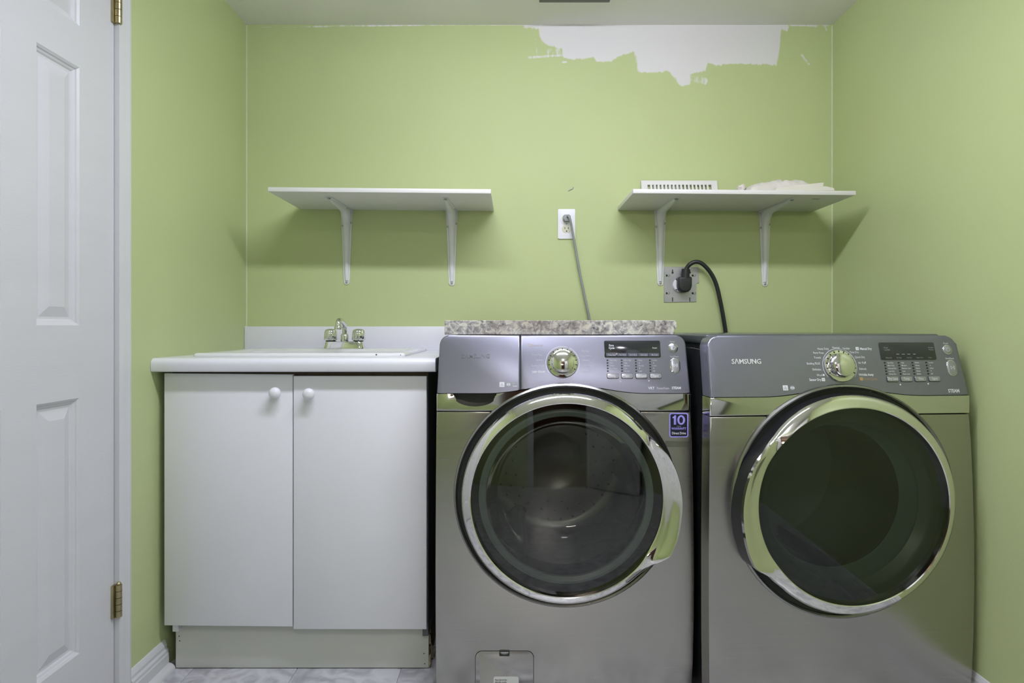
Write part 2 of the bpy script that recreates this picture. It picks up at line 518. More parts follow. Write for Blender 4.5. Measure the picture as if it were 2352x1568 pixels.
# small dark curl of scraped paint above the outlet
sc = tube('scuff_mark', 'print_grey', smooth_path([(wx_(1305), YB - .0012, wz(439)), (wx_(1310), YB - .002, wz(436)), (wx_(1315), YB - .0015, wz(434)), (wx_(1317), YB - .0012, wz(430))], 5), 0.0016, 6, wall_back)
# fine white caulk bead in the two corners
for nm, cx in (('wall_left', XL), ('wall_right', XR)):
    pass

# left wall, with the opening for the closed door
DY0, DY1, DZ1 = 0.921, 1.557, 2.035
bm = bmesh.new()
a_prism(bm, [(YR - .06, -.02), (DY0 - .012, -.02), (DY0 - .012, DZ1 + .012), (DY1 + .012, DZ1 + .012), (DY1 + .012, -.02), (YB + .06, -.02), (YB + .06, ZC + .03), (YR - .06, ZC + .03)], XL, XL - .10, plane='yz')
wl = finish(bm, 'wall_left', 'wall_green', smooth=False)
tag(wl, 'light green wall on the left, beside the white door', 'wall', kind='structure')
wr = box('wall_right', 'wall_green', XR, XR + .1, YR - .06, YB + .06, -.02, ZC + .03)
tag(wr, 'light green wall on the right, beside the clothes dryer', 'wall', kind='structure')
ce = box('ceiling', 'ceiling_paint', XL - .1, XR + .1, YR - .1, YB + .1, ZC, ZC + .06)
tag(ce, 'plain off-white ceiling', 'ceiling', kind='structure')
for nm, cx in ((wl, XL + .0012), (wr, XR - .0012)):
    tube('corner_bead', 'caulk', [(cx, YB - .0012, 0.9), (cx, YB - .0012, ZC - .002)], 0.0022, 6, nm)

# rear wall (behind the camera) with a doorway to a brown hall
RX0, RX1, RZ1 = -0.10, 0.67, 2.03
bm = bmesh.new()
a_prism(bm, [(XL - .06, -.02), (RX0, -.02), (RX0, RZ1), (RX1, RZ1), (RX1, -.02), (XR + .06, -.02), (XR + .06, ZC + .03), (XL - .06, ZC + .03)], YR, YR - .12)
o = finish(bm, 'wall_rear', 'wall_green', smooth=False)
tag(o, 'light green rear wall around the open doorway', 'wall', kind='structure')
bm = bmesh.new()
for x0, x1 in ((RX0 - .06, RX0), (RX1, RX1 + .06)):
    a_box(bm, x0, x1, YR, YR + .017, 0, RZ1 + .06, .003)
a_box(bm, RX0, RX1, YR, YR + .017, RZ1, RZ1 + .06, .003)
for x0, x1 in ((RX0, RX0 + .015), (RX1 - .015, RX1)):
    a_box(bm, x0, x1, YR - .12, YR, 0, RZ1)
o = finish(bm, 'trim_2', 'white_paint'); tag(o, 'white casing around the rear doorway', 'trim', kind='structure')
HY = -3.4
o = box('wall_hall_end', 'hall_wall', -1.3, 1.9, HY - .05, HY, -.02, 2.4); tag(o, 'brown end wall of the hall behind the doorway', 'wall', kind='structure')
o = box('wall_hall_left', 'hall_wall', -1.35, -1.3, HY, YR - .12, -.02, 2.4); tag(o, 'brown left wall of the hall behind the doorway', 'wall', kind='structure')
o = box('wall_hall_right', 'hall_wall', 1.9, 1.95, HY, YR - .12, -.02, 2.4); tag(o, 'brown right wall of the hall behind the doorway', 'wall', kind='structure')
o = box('floor_hall', 'hall_floor', -1.35, 1.95, HY, YR - .06, -.06, -.001); tag(o, 'dark wooden floor of the hall', 'floor', kind='structure')
o = box('ceiling_hall', 'hall_wall', -1.35, 1.95, HY, YR - .1, 2.4, 2.45); tag(o, 'dim ceiling of the hall', 'ceiling', kind='structure')

# open white door leaf at the rear right, brass knob
leaf_len = 0.75
ang = math.atan2(0.58, 0.47)
d2 = empty('door_2', (RX1 + .012, YR + .04, 0), ang)
tag(d2, 'open white door leaf with brass knob behind the camera', 'door', kind='structure')
bm = bmesh.new(); a_box(bm, 0, leaf_len, -.017, .017, .008, 2.02, .002)
for x0, x1 in ((.11, .33), (.42, .64)):
    for z0, z1 in ((.24, .83), (1.01, 1.60), (1.71, 1.90)):
        a_box(bm, x0, x1, -.021, .021, z0, z1, .008)
finish(bm, 'leaf', 'white_paint', d2)
for s in (-1, 1):
    bm = bmesh.new()
    a_lathe(bm, [(.0, s * .075), (.018, s * .073), (.027, s * .06), (.025, s * .047), (.012, s * .038), (.012, s * .024), (.03, s * .021), (.03, s * .016)], (leaf_len - .07, .95), 24)
    finish(bm, 'door_knob', 'brass', d2)

# ------------------------------------------------------------------ closed six panel door on the left
d1 = empty('door_1', (XL + .004, DY0, 0))
tag(d1, 'white six-panel door closed in the left wall', 'door', kind='structure')
FX = 0.0    # local x of the face; y from 0 (latch) to 0.632 (hinge)
DW = DY1 - DY0 - .0022
pys = [(1.082 - DY0, 1.212 - DY0), (1.302 - DY0, 1.432 - DY0)]
pzs = [(.235, .835), (1.005, 1.610), (1.708, 1.905)]
bm = bmesh.new()
ys_ = [0.002, pys[0][0], pys[0][1], pys[1][0], pys[1][1], DW]
zs_ = [0.01, pzs[0][0], pzs[0][1], pzs[1][0], pzs[1][1], pzs[2][0], pzs[2][1], 2.03]
for a in range(5):
    for b in range(7):
        if a in (1, 3) and b in (1, 3, 5): continue
        vs = [bm.verts.new((FX, yy, zz)) for yy, zz in ((ys_[a], zs_[b]), (ys_[a + 1], zs_[b]), (ys_[a + 1], zs_[b + 1]), (ys_[a], zs_[b + 1]))]
        bm.faces.new(vs)
bmesh.ops.remove_doubles(bm, verts=bm.verts, dist=1e-5)
a_box(bm, -.036, -.016, 0.002, DW, .01, 2.03)
for y0, y1, z0, z1 in ((0.002, 0.0021, .01, 2.03), (DW - .0001, DW, .01, 2.03), (0.002, DW, 2.0299, 2.03)):
    a_box(bm, -.016, -.00005, y0, y1, z0, z1)
finish(bm, 'leaf', 'door_paint', d1, smooth=False)
for (y0, y1) in pys:
    for (z0, z1) in pzs:
        bm = bmesh.new()
        loops = []
        for ins, h in ((0, 0), (.002, -.0015), (.005, -.0035), (.007, -.0065), (.011, -.0085), (.014, -.0115), (.019, -.012), (.042, -.0045), (.044, -.0045)):
            loops.append([bm.verts.new((FX + h, yy, zz)) for yy, zz in ((y0 + ins, z0 + ins), (y1 - ins, z0 + ins), (y1 - ins, z1 - ins), (y0 + ins, z1 - ins))])
        for A, B in zip(loops, loops[1:]):
            for k in range(4): bm.faces.new((A[k], A[(k + 1) % 4], B[(k + 1) % 4], B[k]))
        bm.faces.new(loops[-1])
        finish(bm, 'panel', 'door_paint', d1, smooth=False)
def hinge(z0, z1):
    bm = bmesh.new()
    n = 5; hh = (z1 - z0) / n
    for k in range(n):
        a_lathe(bm, [(0, z0 + k * hh + .0006), (.0078, z0 + k * hh + .0006), (.0078, z0 + (k + 1) * hh - .0006), (0, z0 + (k + 1) * hh - .0006)], (.012, DW + .001), 16, axis='z')
    a_lathe(bm, [(0, z1), (.0055, z1), (.006, z1 + .003), (.003, z1 + .006), (0, z1 + .006)], (.012, DW + .001), 12, axis='z')
    a_box(bm, -.002, .006, DW - .012, DW + .004, z0, z1, .0008)
    h = finish(bm, 'hinge', 'brass', d1); h['label'] = 'brass butt hinge with paint specks'
hinge(1.775, 1.862)
hinge(.262, .345)
bm = bmesh.new()
prof = [(0, 0), (.017, 0), (.017, .016), (.012, .022), (.010, .040), (.012, .050), (.010, .060), (0, .060)]
def casing(bm, path_a, path_b):
    pass
# casing: stepped profile run up the hinge side, across the head and down the latch side
def a_case(bm, y_in, sgn):
    A = [bm.verts.new((XL + h, y_in + sgn * t, 0.0)) for h, t in prof]
    B = [bm.verts.new((XL + h, y_in + sgn * t, DZ1 + t)) for h, t in prof]
    for k in range(len(prof)):
        k2 = (k + 1) % len(prof)
        bm.faces.new((A[k], A[k2], B[k2], B[k]))
    bm.faces.new(A)
    return B
B1 = a_case(bm, DY1, 1); B0 = a_case(bm, DY0, -1)
for k in range(len(prof)):
    k2 = (k + 1) % len(prof)
    bm.faces.new((B1[k], B1[k2], B0[k2], B0[k]))
for y0, y1 in ((DY0 - .012, DY0), (DY1, DY1 + .012)):
    a_box(bm, XL - .10, XL + .001, y0, y1, 0, DZ1)
a_box(bm, XL - .10, XL + .001, DY0 - .012, DY1 + .012, DZ1, DZ1 + .012)
o = finish(bm, 'trim_1', 'white_paint', angle=20); tag(o, 'white painted casing around the left door', 'trim', kind='structure')

# baseboards
def baseboard(name, x, s, y0, y1, label, shoe=True):
    bm = bmesh.new()
    pr = [(0, 0), (.015, 0), (.015, .046), (.013, .050), (.013, .058), (.009, .064), (.009, .072), (.006, .080), (.003, .086), (0, .087)]
    A = [bm.verts.new((x + s * h, y0, z)) for h, z in pr]; B = [bm.verts.new((x + s * h, y1, z)) for h, z in pr]
    n = len(pr)
    for k in range(n): bm.faces.new((A[k], A[(k + 1) % n], B[(k + 1) % n], B[k]))
    bm.faces.new(A); bm.faces.new(B[::-1])
    o = finish(bm, name, 'white_paint', angle=20)
    tag(o, label, 'baseboard', kind='structure')
    if shoe:
        bm = bmesh.new()
        pr = [(.015, 0)] + [(.015 + .019 * math.cos(math.radians(a)), .019 * math.sin(math.radians(a))) for a in range(0, 91, 15)]
        A = [bm.verts.new((x + s * h, y0, z)) for h, z in pr]; B = [bm.verts.new((x + s * h, y1, z)) for h, z in pr]
        n = len(pr)
        for k in range(n): bm.faces.new((A[k], A[(k + 1) % n], B[(k + 1) % n], B[k]))
        bm.faces.new(A); bm.faces.new(B[::-1])
        finish(bm, 'shoe_moulding', 'white_paint', o)
baseboard('baseboard_left', XL, 1, DY1 + .061, 1.786, 'white baseboard with shoe moulding between door casing and sink cabinet')
baseboard('baseboard_right', XR, -1, YR, 2.33, 'white baseboard along the right wall', shoe=False)

# ------------------------------------------------------------------ ceiling light (above and in front of the camera, out of view)
LX, LY, LL = 0.14, 1.10, 1.20
cl = empty('ceiling_light', (LX, LY, ZC)); tag(cl, 'white linear ceiling lamp over the machines, out of view', 'lamp')
box('housing', 'fixture_white', -LL / 2, LL / 2, -.06, .06, -.035, 0, .004, parent=cl)
bm = bmesh.new()
pr = [(.05 * math.cos(math.radians(a)), -.035 - .038 * math.sin(math.radians(a))) for a in range(0, 181, 20)]
A = [bm.verts.new((-LL / 2 + .01, y, z)) for y, z in pr]; B = [bm.verts.new((LL / 2 - .01, y, z)) for y, z in pr]
for k in range(len(pr) - 1): bm.faces.new((A[k], A[k + 1], B[k + 1], B[k]))
bm.faces.new(A); bm.faces.new(B[::-1])
finish(bm, 'lens', 'lamp_lens', cl)
for s in (-1, 1):
    box('end_cap', 'fixture_white', s * LL / 2 - .012, s * LL / 2 + .012, -.06, .06, -.088, 0, .004, parent=cl)
# dome added as fill light over the rear of the room and a bar lamp on the hall's end wall (both behind the camera)
rl = empty('fill_dome', (.30, -.50, ZC)); tag(rl, 'added fill light, a round dome on the ceiling behind the camera', 'lamp')
lathe('base_ring', 'fixture_white', [(.155, 0), (.155, -.018), (.148, -.022), (.14, -.022)], (0, 0), 40, rl, axis='z')
lathe('dome', 'fill_dome_lens', [(.142, -.018), (.135, -.04), (.11, -.06), (.06, -.075), (0, -.08)], (0, 0), 40, rl, axis='z', angle=70)
hl = empty('hall_lamp', (.05, HY, 1.72)); tag(hl, 'bright bar lamp on the end wall of the hall', 'lamp')
box('wall_plate', 'fixture_white', -.30, .30, 0, .03, -.05, .05, .004, parent=hl)
box('lens', 'hall_lens', -.28, .28, .03, .07, -.035, .035, .015, 3, parent=hl)

# ceiling register (its rear edge just enters the picture at the top)
cv = empty('ceiling_vent', (.221, 2.03, ZC)); tag(cv, 'dark grey ceiling air vent cut by the top edge of the picture', 'vent')
bm = bmesh.new()
for x0, x1, y0, y1 in ((-.125, .125, -.14, -.115), (-.125, .125, .105, .13), (-.125, -.10, -.115, .105), (.10, .125, -.115, .105)):
    a_box(bm, x0, x1, y0, y1, -.012, 0, .003)
finish(bm, 'frame', 'metal_vent', cv)
bm = bmesh.new(); a_box(bm, -.10, .10, -.0055, .0055, -.001, .001, 0, M=Matrix.Rotation(math.radians(35), 4, 'X'))
sl0 = finish(bm, 'slat', 'metal_vent', cv); sl0.location = (0, -.105, -.006)
for k in range(1, 19):
    s = sl0.copy(); COL.objects.link(s); s.parent = cv; s.location = (0, -.105 + k * .0115, -.006)

# ------------------------------------------------------------------ wall shelves
def make_bracket(root, x, z, y):
    """pressed steel shelf bracket; corner under the board at (x, y, z)"""
    b = bmesh.new()
    VL, HL = .288, .245
    def taper(L, n=14):
        out = []
        for i in range(n + 1):
            t = i / n
            out.append((t * L, .0235 - .0125 * t ** .8))
        return out
    # wall flange, rounded lower end
    tp = taper(VL - .012)
    pts = [(x - w_, z - l) for l, w_ in tp]
    w0 = tp[-1][1]
    pts += [(x - w0 * math.cos(a), z - VL + .012 - w0 * math.sin(a)) for a in [math.pi * k / 8 for k in range(1, 8)]]
    pts += [(x + w_, z - l) for l, w_ in tp[::-1]]
    a_prism(b, pts, y - .003, y)
    # board flange
    tp = taper(HL - .012)
    pts = [(x - w_, y - l) for l, w_ in tp]
    w0 = tp[-1][1]
    pts += [(x - w0 * math.cos(a), y - HL + .012 - w0 * math.sin(a)) for a in [math.pi * k / 8 for k in range(1, 8)]]
    pts += [(x + w_, y - l) for l, w_ in tp[::-1]]
    a_prism(b, pts, z - .003, z, plane='xy')
    # raised U rib running down the middle of both arms and rounding the corner
    n = 40; prev = None
    path = []
    for i in range(13): path.append((0.0, -VL + .02 + (VL - .075) * i / 12))
    for i in range(1, 12):
        a = math.pi / 2 * i / 12
        path.append((.055 - .055 * math.cos(a), -.055 + .055 * math.sin(a)))
    for i in range(13): path.append((.055 + (HL - .075) * i / 12, 0.0))
    N_ = len(path)
    rows = []
    for i, (d, h) in enumerate(path):
        t = i / (N_ - 1)
        k = 1 - abs(2 * t - 1)              # 0 at the tips, 1 at the corner
        ht = .0035 + .013 * k ** .6
        hw = .0052 + .0085 * k
        a = path[min(i + 1, N_ - 1)]; c = path[max(i - 1, 0)]
        tx, tz = a[0] - c[0], a[1] - c[1]
        L_ = math.hypot(tx, tz); nx, nz = tz / L_, -tx / L_   # towards the inner side (forward, down)
        row = []
        for off, q in ((-hw - .004, -.003), (-hw, ht * .75), (-hw * .6, ht), (hw * .6, ht), (hw, ht * .75), (hw + .004, -.003)):
            row.append(b.verts.new((x + off, y - .003 - (d + nx * q), z - .003 + (h + nz * q))))
        rows.append(row)
    for A, B in zip(rows, rows[1:]):
        for k in range(5): b.faces.new((A[k], A[k + 1], B[k + 1], B[k]))
    # gusset skin filling the corner behind the rib
    g = [(0, 0)] + [(.055 - .055 * math.cos(math.pi / 2 * i / 8), -.055 + .055 * math.sin(math.pi / 2 * i / 8)) for i in range(9)]
    for s in (-.014, .014):
        vs = [b.verts.new((x + s, y - .003 - d, z - .003 + h)) for d, h in g]
        b.faces.new(vs)
    br = finish(b, 'bracket', 'bracket_white', root, angle=40)
    def screw(cx, cy, cz, axis):
        bb = bmesh.new()
        if axis == 'y': a_lathe(bb, [(0, cy - .0028), (.0025, cy - .0026), (.0045, cy - .001), (.0045, cy)], (cx, cz), 10)
        else: a_lathe(bb, [(0, cz - .0028), (.0025, cz - .0026), (.0045, cz - .001), (.0045, cz)], (cx, cy), 10, axis='z')
        finish(bb, 'screw', 'screw_grey', br)
    screw(x - .0155, y - .003, z - .062, 'y'); screw(x + .0165, y - .003, z - .050, 'y')
    screw(x, y - .0045, z - VL + .010, 'y')
    screw(x, y - HL + .010, z - .0045, 'z'); screw(x + .015, y - .055, z - .003, 'z')

def make_shelf(x0, x1, zl, zr, y0, label, brs, sk=0.0):
    r = empty('wall_shelf', ((x0 + x1) / 2, YB, (zl + zr) / 2))
    tag(r, label, 'shelf', 'white bracket shelves on the green wall')
    cx, cz = (x0 + x1) / 2, (zl + zr) / 2
    ang = -math.atan2(zr - zl, x1 - x0)
    b = bmesh.new()
    a_box(b, x0 - cx, x1 - cx, y0 - YB, -.001, 0, .0148, .0018, 2)
    for v in b.verts:
        v.co.z += (zr - zl) * (v.co.x / (x1 - x0))
        v.co.x += sk * (v.co.y / (y0 - YB))
    finish(b, 'board', 'shelf_white', r)
    for bx, dz in brs:
        zz = zl + (zr - zl) * (bx - x0) / (x1 - x0)
        make_bracket(r, bx - cx, zz - cz - .0003 - dz, -.0005)
    return r
shA = make_shelf(-.814, -.070, 1.4535, 1.4465, 2.032, 'empty white wall shelf on two brackets, above the sink', [(-.634, 0), (-.231, .0)])
shB = make_shelf(.406, 1.153, 1.4500, 1.4435, 2.043, 'white wall shelf on two brackets holding a vent cover and a cloth', [(.569, .0), (.970, .0)])
box('stain', 'screw_grey', (1876 - 1176) / 672 - 1.153 / 2 - .406 / 2 - .004, (1876 - 1176) / 672 - 1.153 / 2 - .406 / 2 + .02, -.24, -.232, -.0035, -.0028, parent=shB)

# register cover leaning on the right hand shelf
vc = empty('vent_cover', (.639, 2.312, 1.4655)); tag(vc, 'white slotted floor vent cover leaning on the right shelf', 'vent cover')
lean = math.radians(-14)
MV = Matrix.Rotation(lean, 4, 'X')
VW, VH = .290, .0985
bm = bmesh.new()
sx0, sx1 = -.122, .122
sl_z = [(.026, .0815)]
def vb(x0, x1, z0, z1): a_box(bm, x0, x1, -.004, .0, z0, z1, .0, M=MV)
nS = 17; pitch = (sx1 - sx0) / nS
vb(-VW / 2, VW / 2, 0, .026); vb(-VW / 2, VW / 2, .0815, VH)
for z0, z1 in sl_z:
    vb(-VW / 2, sx0, z0, z1); vb(sx1, VW / 2, z0, z1)
    for k in range(1, nS):
        vb(sx0 + k * pitch - .0034, sx0 + k * pitch + .0034, z0, z1)
a_prism(bm, [(-VW / 2 - .003, -.002), (VW / 2 + .003, -.002), (VW / 2, .004), (-VW / 2, .004)], -.003, .006, M=MV)
finish(bm, 'frame', 'shelf_white', vc)
bm = bmesh.new(); a_box(bm, -.0008, .0008, .0, .012, sl_z[0][0], sl_z[0][1], 0, M=MV @ Matrix.Rotation(0, 4, 'Z'))
l0 = finish(bm, 'louvre', 'outlet_white', vc); l0.location = (sx0 + .5 * pitch + .004, 0, 0)
for k in range(1, nS):
    c = l0.copy(); COL.objects.link(c); c.parent = vc; c.location = (sx0 + (k + .5) * pitch + (.004 if k < nS / 2 else -.004), 0, 0)
box('back_plate', 'print_faint', sx0, sx1, .013, .0145, .02, .088, parent=vc, M=MV)

# cloth and papers on the shelf
ck = empty('cloth', (.955, 2.185, 1.4612)); tag(ck, 'crumpled off-white terry cloth on the right shelf', 'cloth')
hp = [(-.128, .012), (-.118, .034), (-.10, .043), (-.06, .050), (-.02, .056), (.000, .061), (.012, .060), (.022, .055), (.05, .056), (.075, .057), (.088, .052), (.096, .038), (.102, .012)]
bm = bmesh.new(); nx, ny = 60, 18; rows = []
for i in range(nx + 1):
    xx = -.128 + .230 * i / nx
    row = []
    for j in range(ny + 1):
        t = j / ny; a = math.pi * t
        h = interp(hp, xx) * 1.14
        yy = -.055 * math.cos(a) * (1 + .12 * math.sin(xx * 40))
        zz = h * (math.sin(a) ** .65)
        n_ = noise.noise(Vector((xx * 38, yy * 38, 3.3))) * .006 + noise.noise(Vector((xx * 90, yy * 70, 1.3))) * .003
        crease = -.012 * math.exp(-((xx - .004 - (t - .35) * .10) / .007) ** 2) * math.sin(a)
        row.append(bm.verts.new((xx, yy, max(.0008, zz + (n_ + crease) * math.sin(a)))))
    rows.append(row)
for A, B in zip(rows, rows[1:]):
    for j in range(ny): bm.faces.new((A[j], A[j + 1], B[j + 1], B[j]))
bm.faces.new(rows[0]); bm.faces.new(rows[-1][::-1])
bm.faces.new([r[0] for r in rows][::-1] + [r[-1] for r in rows]) if False else None
finish(bm, 'body', 'cloth', ck, angle=70)
bm = bmesh.new()
a_lathe(bm, [(0, -.012), (.008, -.010), (.013, 0), (.010, .010), (.016, .022), (.010, .030), (0, .026)], (0, 0), 14, axis='z')
for v in bm.verts:
    v.co += Vector((noise.noise(v.co * 90), noise.noise(v.co * 90 + Vector((5, 0, 0))), noise.noise(v.co * 90 + Vector((0, 7, 0))))) * .006
    v.co += Vector((-.134, -.004, .018)); v.co.z = max(.0006, v.co.z)
finish(bm, 'tied_corner', 'cloth', ck, angle=60)
lf = empty('folded_leaflet', (1.000, 2.085, 1.4612)); tag(lf, 'folded cream paper leaflet beside the cloth on the shelf', 'paper')
prism('lower_sheet', 'paper', [(-.110, .0003), (.088, .0003), (.086, .0085), (.060, .0150), (-.060, .0155), (-.108, .0120)], -.030, .026, .0008, 1, lf)
prism('upper_sheet', 'paper', [(-.082, .0160), (.052, .0158), (.055, .0290), (.045, .0285), (-.040, .0195)], -.024, .028, .0008, 1, lf)

# ------------------------------------------------------------------ outlet and grey cord
oc = empty('wall_outlet', (.209, YB, 1.397)); tag(oc, 'white duplex outlet plate on the back wall between the shelves', 'outlet')
prism('cover_plate', 'outlet_white', rrect(-.033, .033, -.057, .057, .003), -.006, -.0003, .0025, 3, oc)
for zc in (.0205, -.0195):
    pts = []
    for k in range(24):
        a = 2 * math.pi * k / 24
        pts.append((.0172 * math.cos(a), zc + max(-.0140, min(.0140, .0172 * math.sin(a)))))
    rc = prism('receptacle', 'outlet_ivory', pts, -.0075, -.004, .0008, 1, oc)
    for sx, w_, h_ in ((-.0064, .0011, .0042), (.0064, .0011, .0036)):
        box('slot', 'slot_dark', sx - w_, sx + w_, -.0078, -.0072, zc + .003 - h_, zc + .003 + h_, parent=rc)
    lathe('ground_hole', 'slot_dark', [(0, -.0078), (.0026, -.0078), (.0026, -.0072)], (0, zc - .0085), 10, rc)
lathe('plate_screw', 'screw_grey', [(0, -.0075), (.0025, -.007), (.003, -.0058)], (0, 0.0005), 10, oc)

gc = empty('grey_power_cord', (.209, YB, 1.417)); tag(gc, 'grey power cord running from the duplex outlet down behind the granite', 'cord')
bm = bmesh.new()
a_prism(bm, rrect(-.0135, .0135, -.0125, .0115, .006), -.030, -.0078, .005, 3)
finish(bm, 'plug', 'cord_grey', gc)
P = [(.0, -.024, .0), (.004, -.038, .004), (.010, -.040, -.008), (.018, -.028, -.040), (.030, -.020, -.10), (.050, -.018, -.21), (.076, -.017, -.335), (.086, -.017, -.385), (.10, -.022, -.47), (.12, -.024, -.62)]
tube('cable', 'cord_grey', smooth_path(P, 8), .0044, 12, gc)

# ------------------------------------------------------------------ dryer receptacle plate and black cord
px_, pz_ = .650, 1.1655
dp = empty('metal_outlet_plate', (px_, YB, pz_)); tag(dp, 'bare galvanised metal outlet plate under the right shelf', 'outlet')
q = .067
# notched outline, right side partly covered by paint lower down
pts = [(-q, -q), (-q + .002, -q - .002), (q - .010, -q), (q - .010, .004), (q, .006), (q, q - .004), (q - .004, q), (-q + .004, q + .001), (-q, q - .003)]
prism('plate', 'zinc', pts, -.0026, -.0003, .0005, 1, dp)
for sx in (-.034, .032):
    prism('knockout_slot', 'slot_dark', [(sx - .0018, .057), (sx + .0018, .057), (sx + .0018, .049), (sx + .0038, .046), (sx + .0032, .042), (sx, .0405), (sx - .0032, .042), (sx - .0038, .046), (sx - .0018, .049)], -.0029, -.0024, parent=dp)
    box('knockout_slot', 'slot_dark', sx - .0017, sx + .0017, -.0029, -.0024, -.066, -.050, parent=dp)
for sx, sz in ((-.054, .034), (.046, .034), (-.054, -.034), (.046, -.034)):
    bm = bmesh.new()
    a_lathe(bm, [(0, -.0029), (.0042, -.0029), (.0042, -.0024)], (sx - .003, sz), 12)
    for k in range(10):
        a0 = math.radians(-180 + 26 * k); a1 = math.radians(-180 + 26 * (k + 1))
        cx, cz = sx + .0045, sz
        vs = [bm.verts.new((cx + r * math.cos(a), -.0029, cz + r * math.sin(a))) for r, a in ((.0032, a0), (.0044, a0), (.0044, a1), (.0032, a1))]
        bm.faces.new(vs)
    finish(bm, 'screw_hole', 'slot_dark', dp)
for sz in (.0345, -.034):
    box('painted_notch', 'wall_green', -.0675, -.060, -.0031, -.0026, sz - .0016, sz + .0016, parent=dp)
lathe('receptacle', 'outlet_white', [(0, -.012), (.025, -.012), (.0275, -.0095), (.0275, -.0026)], (-.006, -.003), 36, dp)
for sx, sz in ((-.022, .018), (-.022, -.021)):
    lathe('receptacle_screw', 'slot_dark', [(0, -.0124), (.0026, -.0124), (.0026, -.0118)], (sx, sz), 10, dp)

bc = empty('black_dryer_cord', (px_, YB, pz_)); tag(bc, 'thick black power cord looping from the metal plate down behind the dryer', 'cord')
pp = [(-.022, -.022), (-.0255, -.010), (-.0255, .022), (-.022, .027), (.022, .027), (.0265, .023), (.0265, -.008), (.022, -.022), (.013, -.030), (.0, -.0325), (-.012, -.030)]
prism('plug', 'cord_black', [(a + .004, b) for a, b in pp], -.042, -.0125, .010, 4, bc, angle=60)
bm = bmesh.new(); a_tube(bm, [(.008, -.026, .018), (.008, -.027, .032), (.009, -.028, .057)], [.0165, .0160, .0150], 20)
finish(bm, 'strain_relief', 'cord_black', bc)
P = [(.009, -.028, .050), (.014, -.030, .062), (.024, -.034, .074), (.042, -.038, .0825), (.062, -.040, .0785), (.083, -.040, .062), (.105, -.038, .034), (.123, -.036, -.005), (.137, -.034, -.06), (.150, -.030, -.12), (.161, -.026, -.18), (.170, -.022, -.24), (.178, -.020, -.34)]
tube('cable', 'cord_black', smooth_path(P, 8), .0078, 16, bc)

# ------------------------------------------------------------------ sink cabinet
CX0, CX1, CYF, CYB = -.985, -.2435, 1.769, 2.325
cab = empty('sink_cabinet', ((CX0 + CX1) / 2, CYF, 0)); tag(cab, 'white two-door sink cabinet under the laundry counter', 'cabinet')
ox, oy = (CX0 + CX1) / 2, CYF
def cb(x0, x1, y0, y1, z0, z1, bev=0.0): return (x0 - ox, x1 - ox, y0 - oy, y1 - oy, z0, z1, bev)
bm = bmesh.new()
a_box(bm, *cb(CX0, CX0 + .016, CYF, CYB, .118, .873))
a_box(bm, *cb(CX0, CX0 + .016, 1.80, CYB, 0, .118))
a_box(bm, *cb(CX0 + .016, CX1 - .016, CYB - .01, CYB, .1, .873))
a_box(bm, *cb(CX0 + .016, CX1 - .016, CYF + .03, CYB - .01, .118, .134))
finish(bm, 'carcass', 'laminate', cab)
box('top_rail', 'rail_shade_brown', *cb(CX0 + .016, CX1 - .016, CYF, CYF + .018, .82, .873), parent=cab)
box('top_rail', 'rail_shade_brown', *cb(CX0 + .001, CX1 - .001, CYF - .0015, CYF - .0003, .855, .8735), parent=cab)  # thin dark strip standing for the shade in the gap above the doors
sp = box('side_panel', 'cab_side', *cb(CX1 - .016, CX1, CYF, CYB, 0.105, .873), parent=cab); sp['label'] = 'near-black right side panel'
# swollen, rotted foot of the side panel
bm = bmesh.new()
a_box(bm, *cb(CX1 - .014, CX1 - .004, 1.80, CYB, 0.0, .105))
finish(bm, 'side_panel_foot', 'particle_board', cab)
for k, (y, z, s) in enumerate([(1.80, .015, .02), (1.802, .045, .012), (1.806, .075, .014), (1.81, .10, .010), (1.83, .03, .02), (1.818, .125, .008), (1.85, .012, .026)]):
    bm = bmesh.new(); bmesh.ops.create_icosphere(bm, subdivisions=2, radius=1.0)
    for v in bm.verts:
        f = 1 + .45 * noise.noise(v.co * 1.7 + Vector((k * 3.1, 0, 0)))
        v.co = Vector((CX1 - .002 - ox + v.co.x * s * .45 * f, y - oy + v.co.y * s * .6 * f, max(.0005, z + v.co.z * s * f)))
    c = finish(bm, 'rotten_chip', 'rot_pale' if k % 2 == 0 else 'particle_board', cab, angle=25)
kk = box('toe_kick', 'kick_white', *cb(-.986, -.2445, 1.787, 1.800, .003, .136, .0008), parent=cab)
for (x, z) in ((-.976, .096), (-.974, .082), (-.258, .098), (-.258, .045), (-.256, .015)):
    lathe('nail_head', 'slot_dark', [(0, 1.7862 - oy), (.0016, 1.7862 - oy), (.0016, 1.787 - oy)], (x - ox, z), 8, kk)
def cdoor(x0, x1, z0, z1, y, kx, kz, tilt, lab):
    bm = bmesh.new()
    a_box(bm, x0 - ox, x1 - ox, y - oy, y + .0165 - oy, z0, z1, .0012, 2)
    for v in bm.verts:   # slight sag of the hung door
        v.co.z += tilt * (v.co.x + ox - x0)
    d = finish(bm, 'door', 'laminate', cab)
    d['label'] = lab
    lathe('knob', 'outlet_white', [(0, y - .031 - oy), (.006, y - .0305 - oy), (.0125, y - .028 - oy), (.0165, y - .022 - oy), (.0172, y - .018 - oy), (.0155, y - .012 - oy), (.010, y - .008 - oy), (.0075, y - .004 - oy), (.0085, y - oy)], (kx - ox, kz), 32, d, angle=60)
cdoor(-.9985, -.6300, .1450, .8685, 1.750, -.6740, .8135, -.009, 'left door hanging slightly lower at the middle')
cdoor(-.6265, -.2450, .1355, .8610, 1.7475, -.5770, .8110, -.001, 'right door')

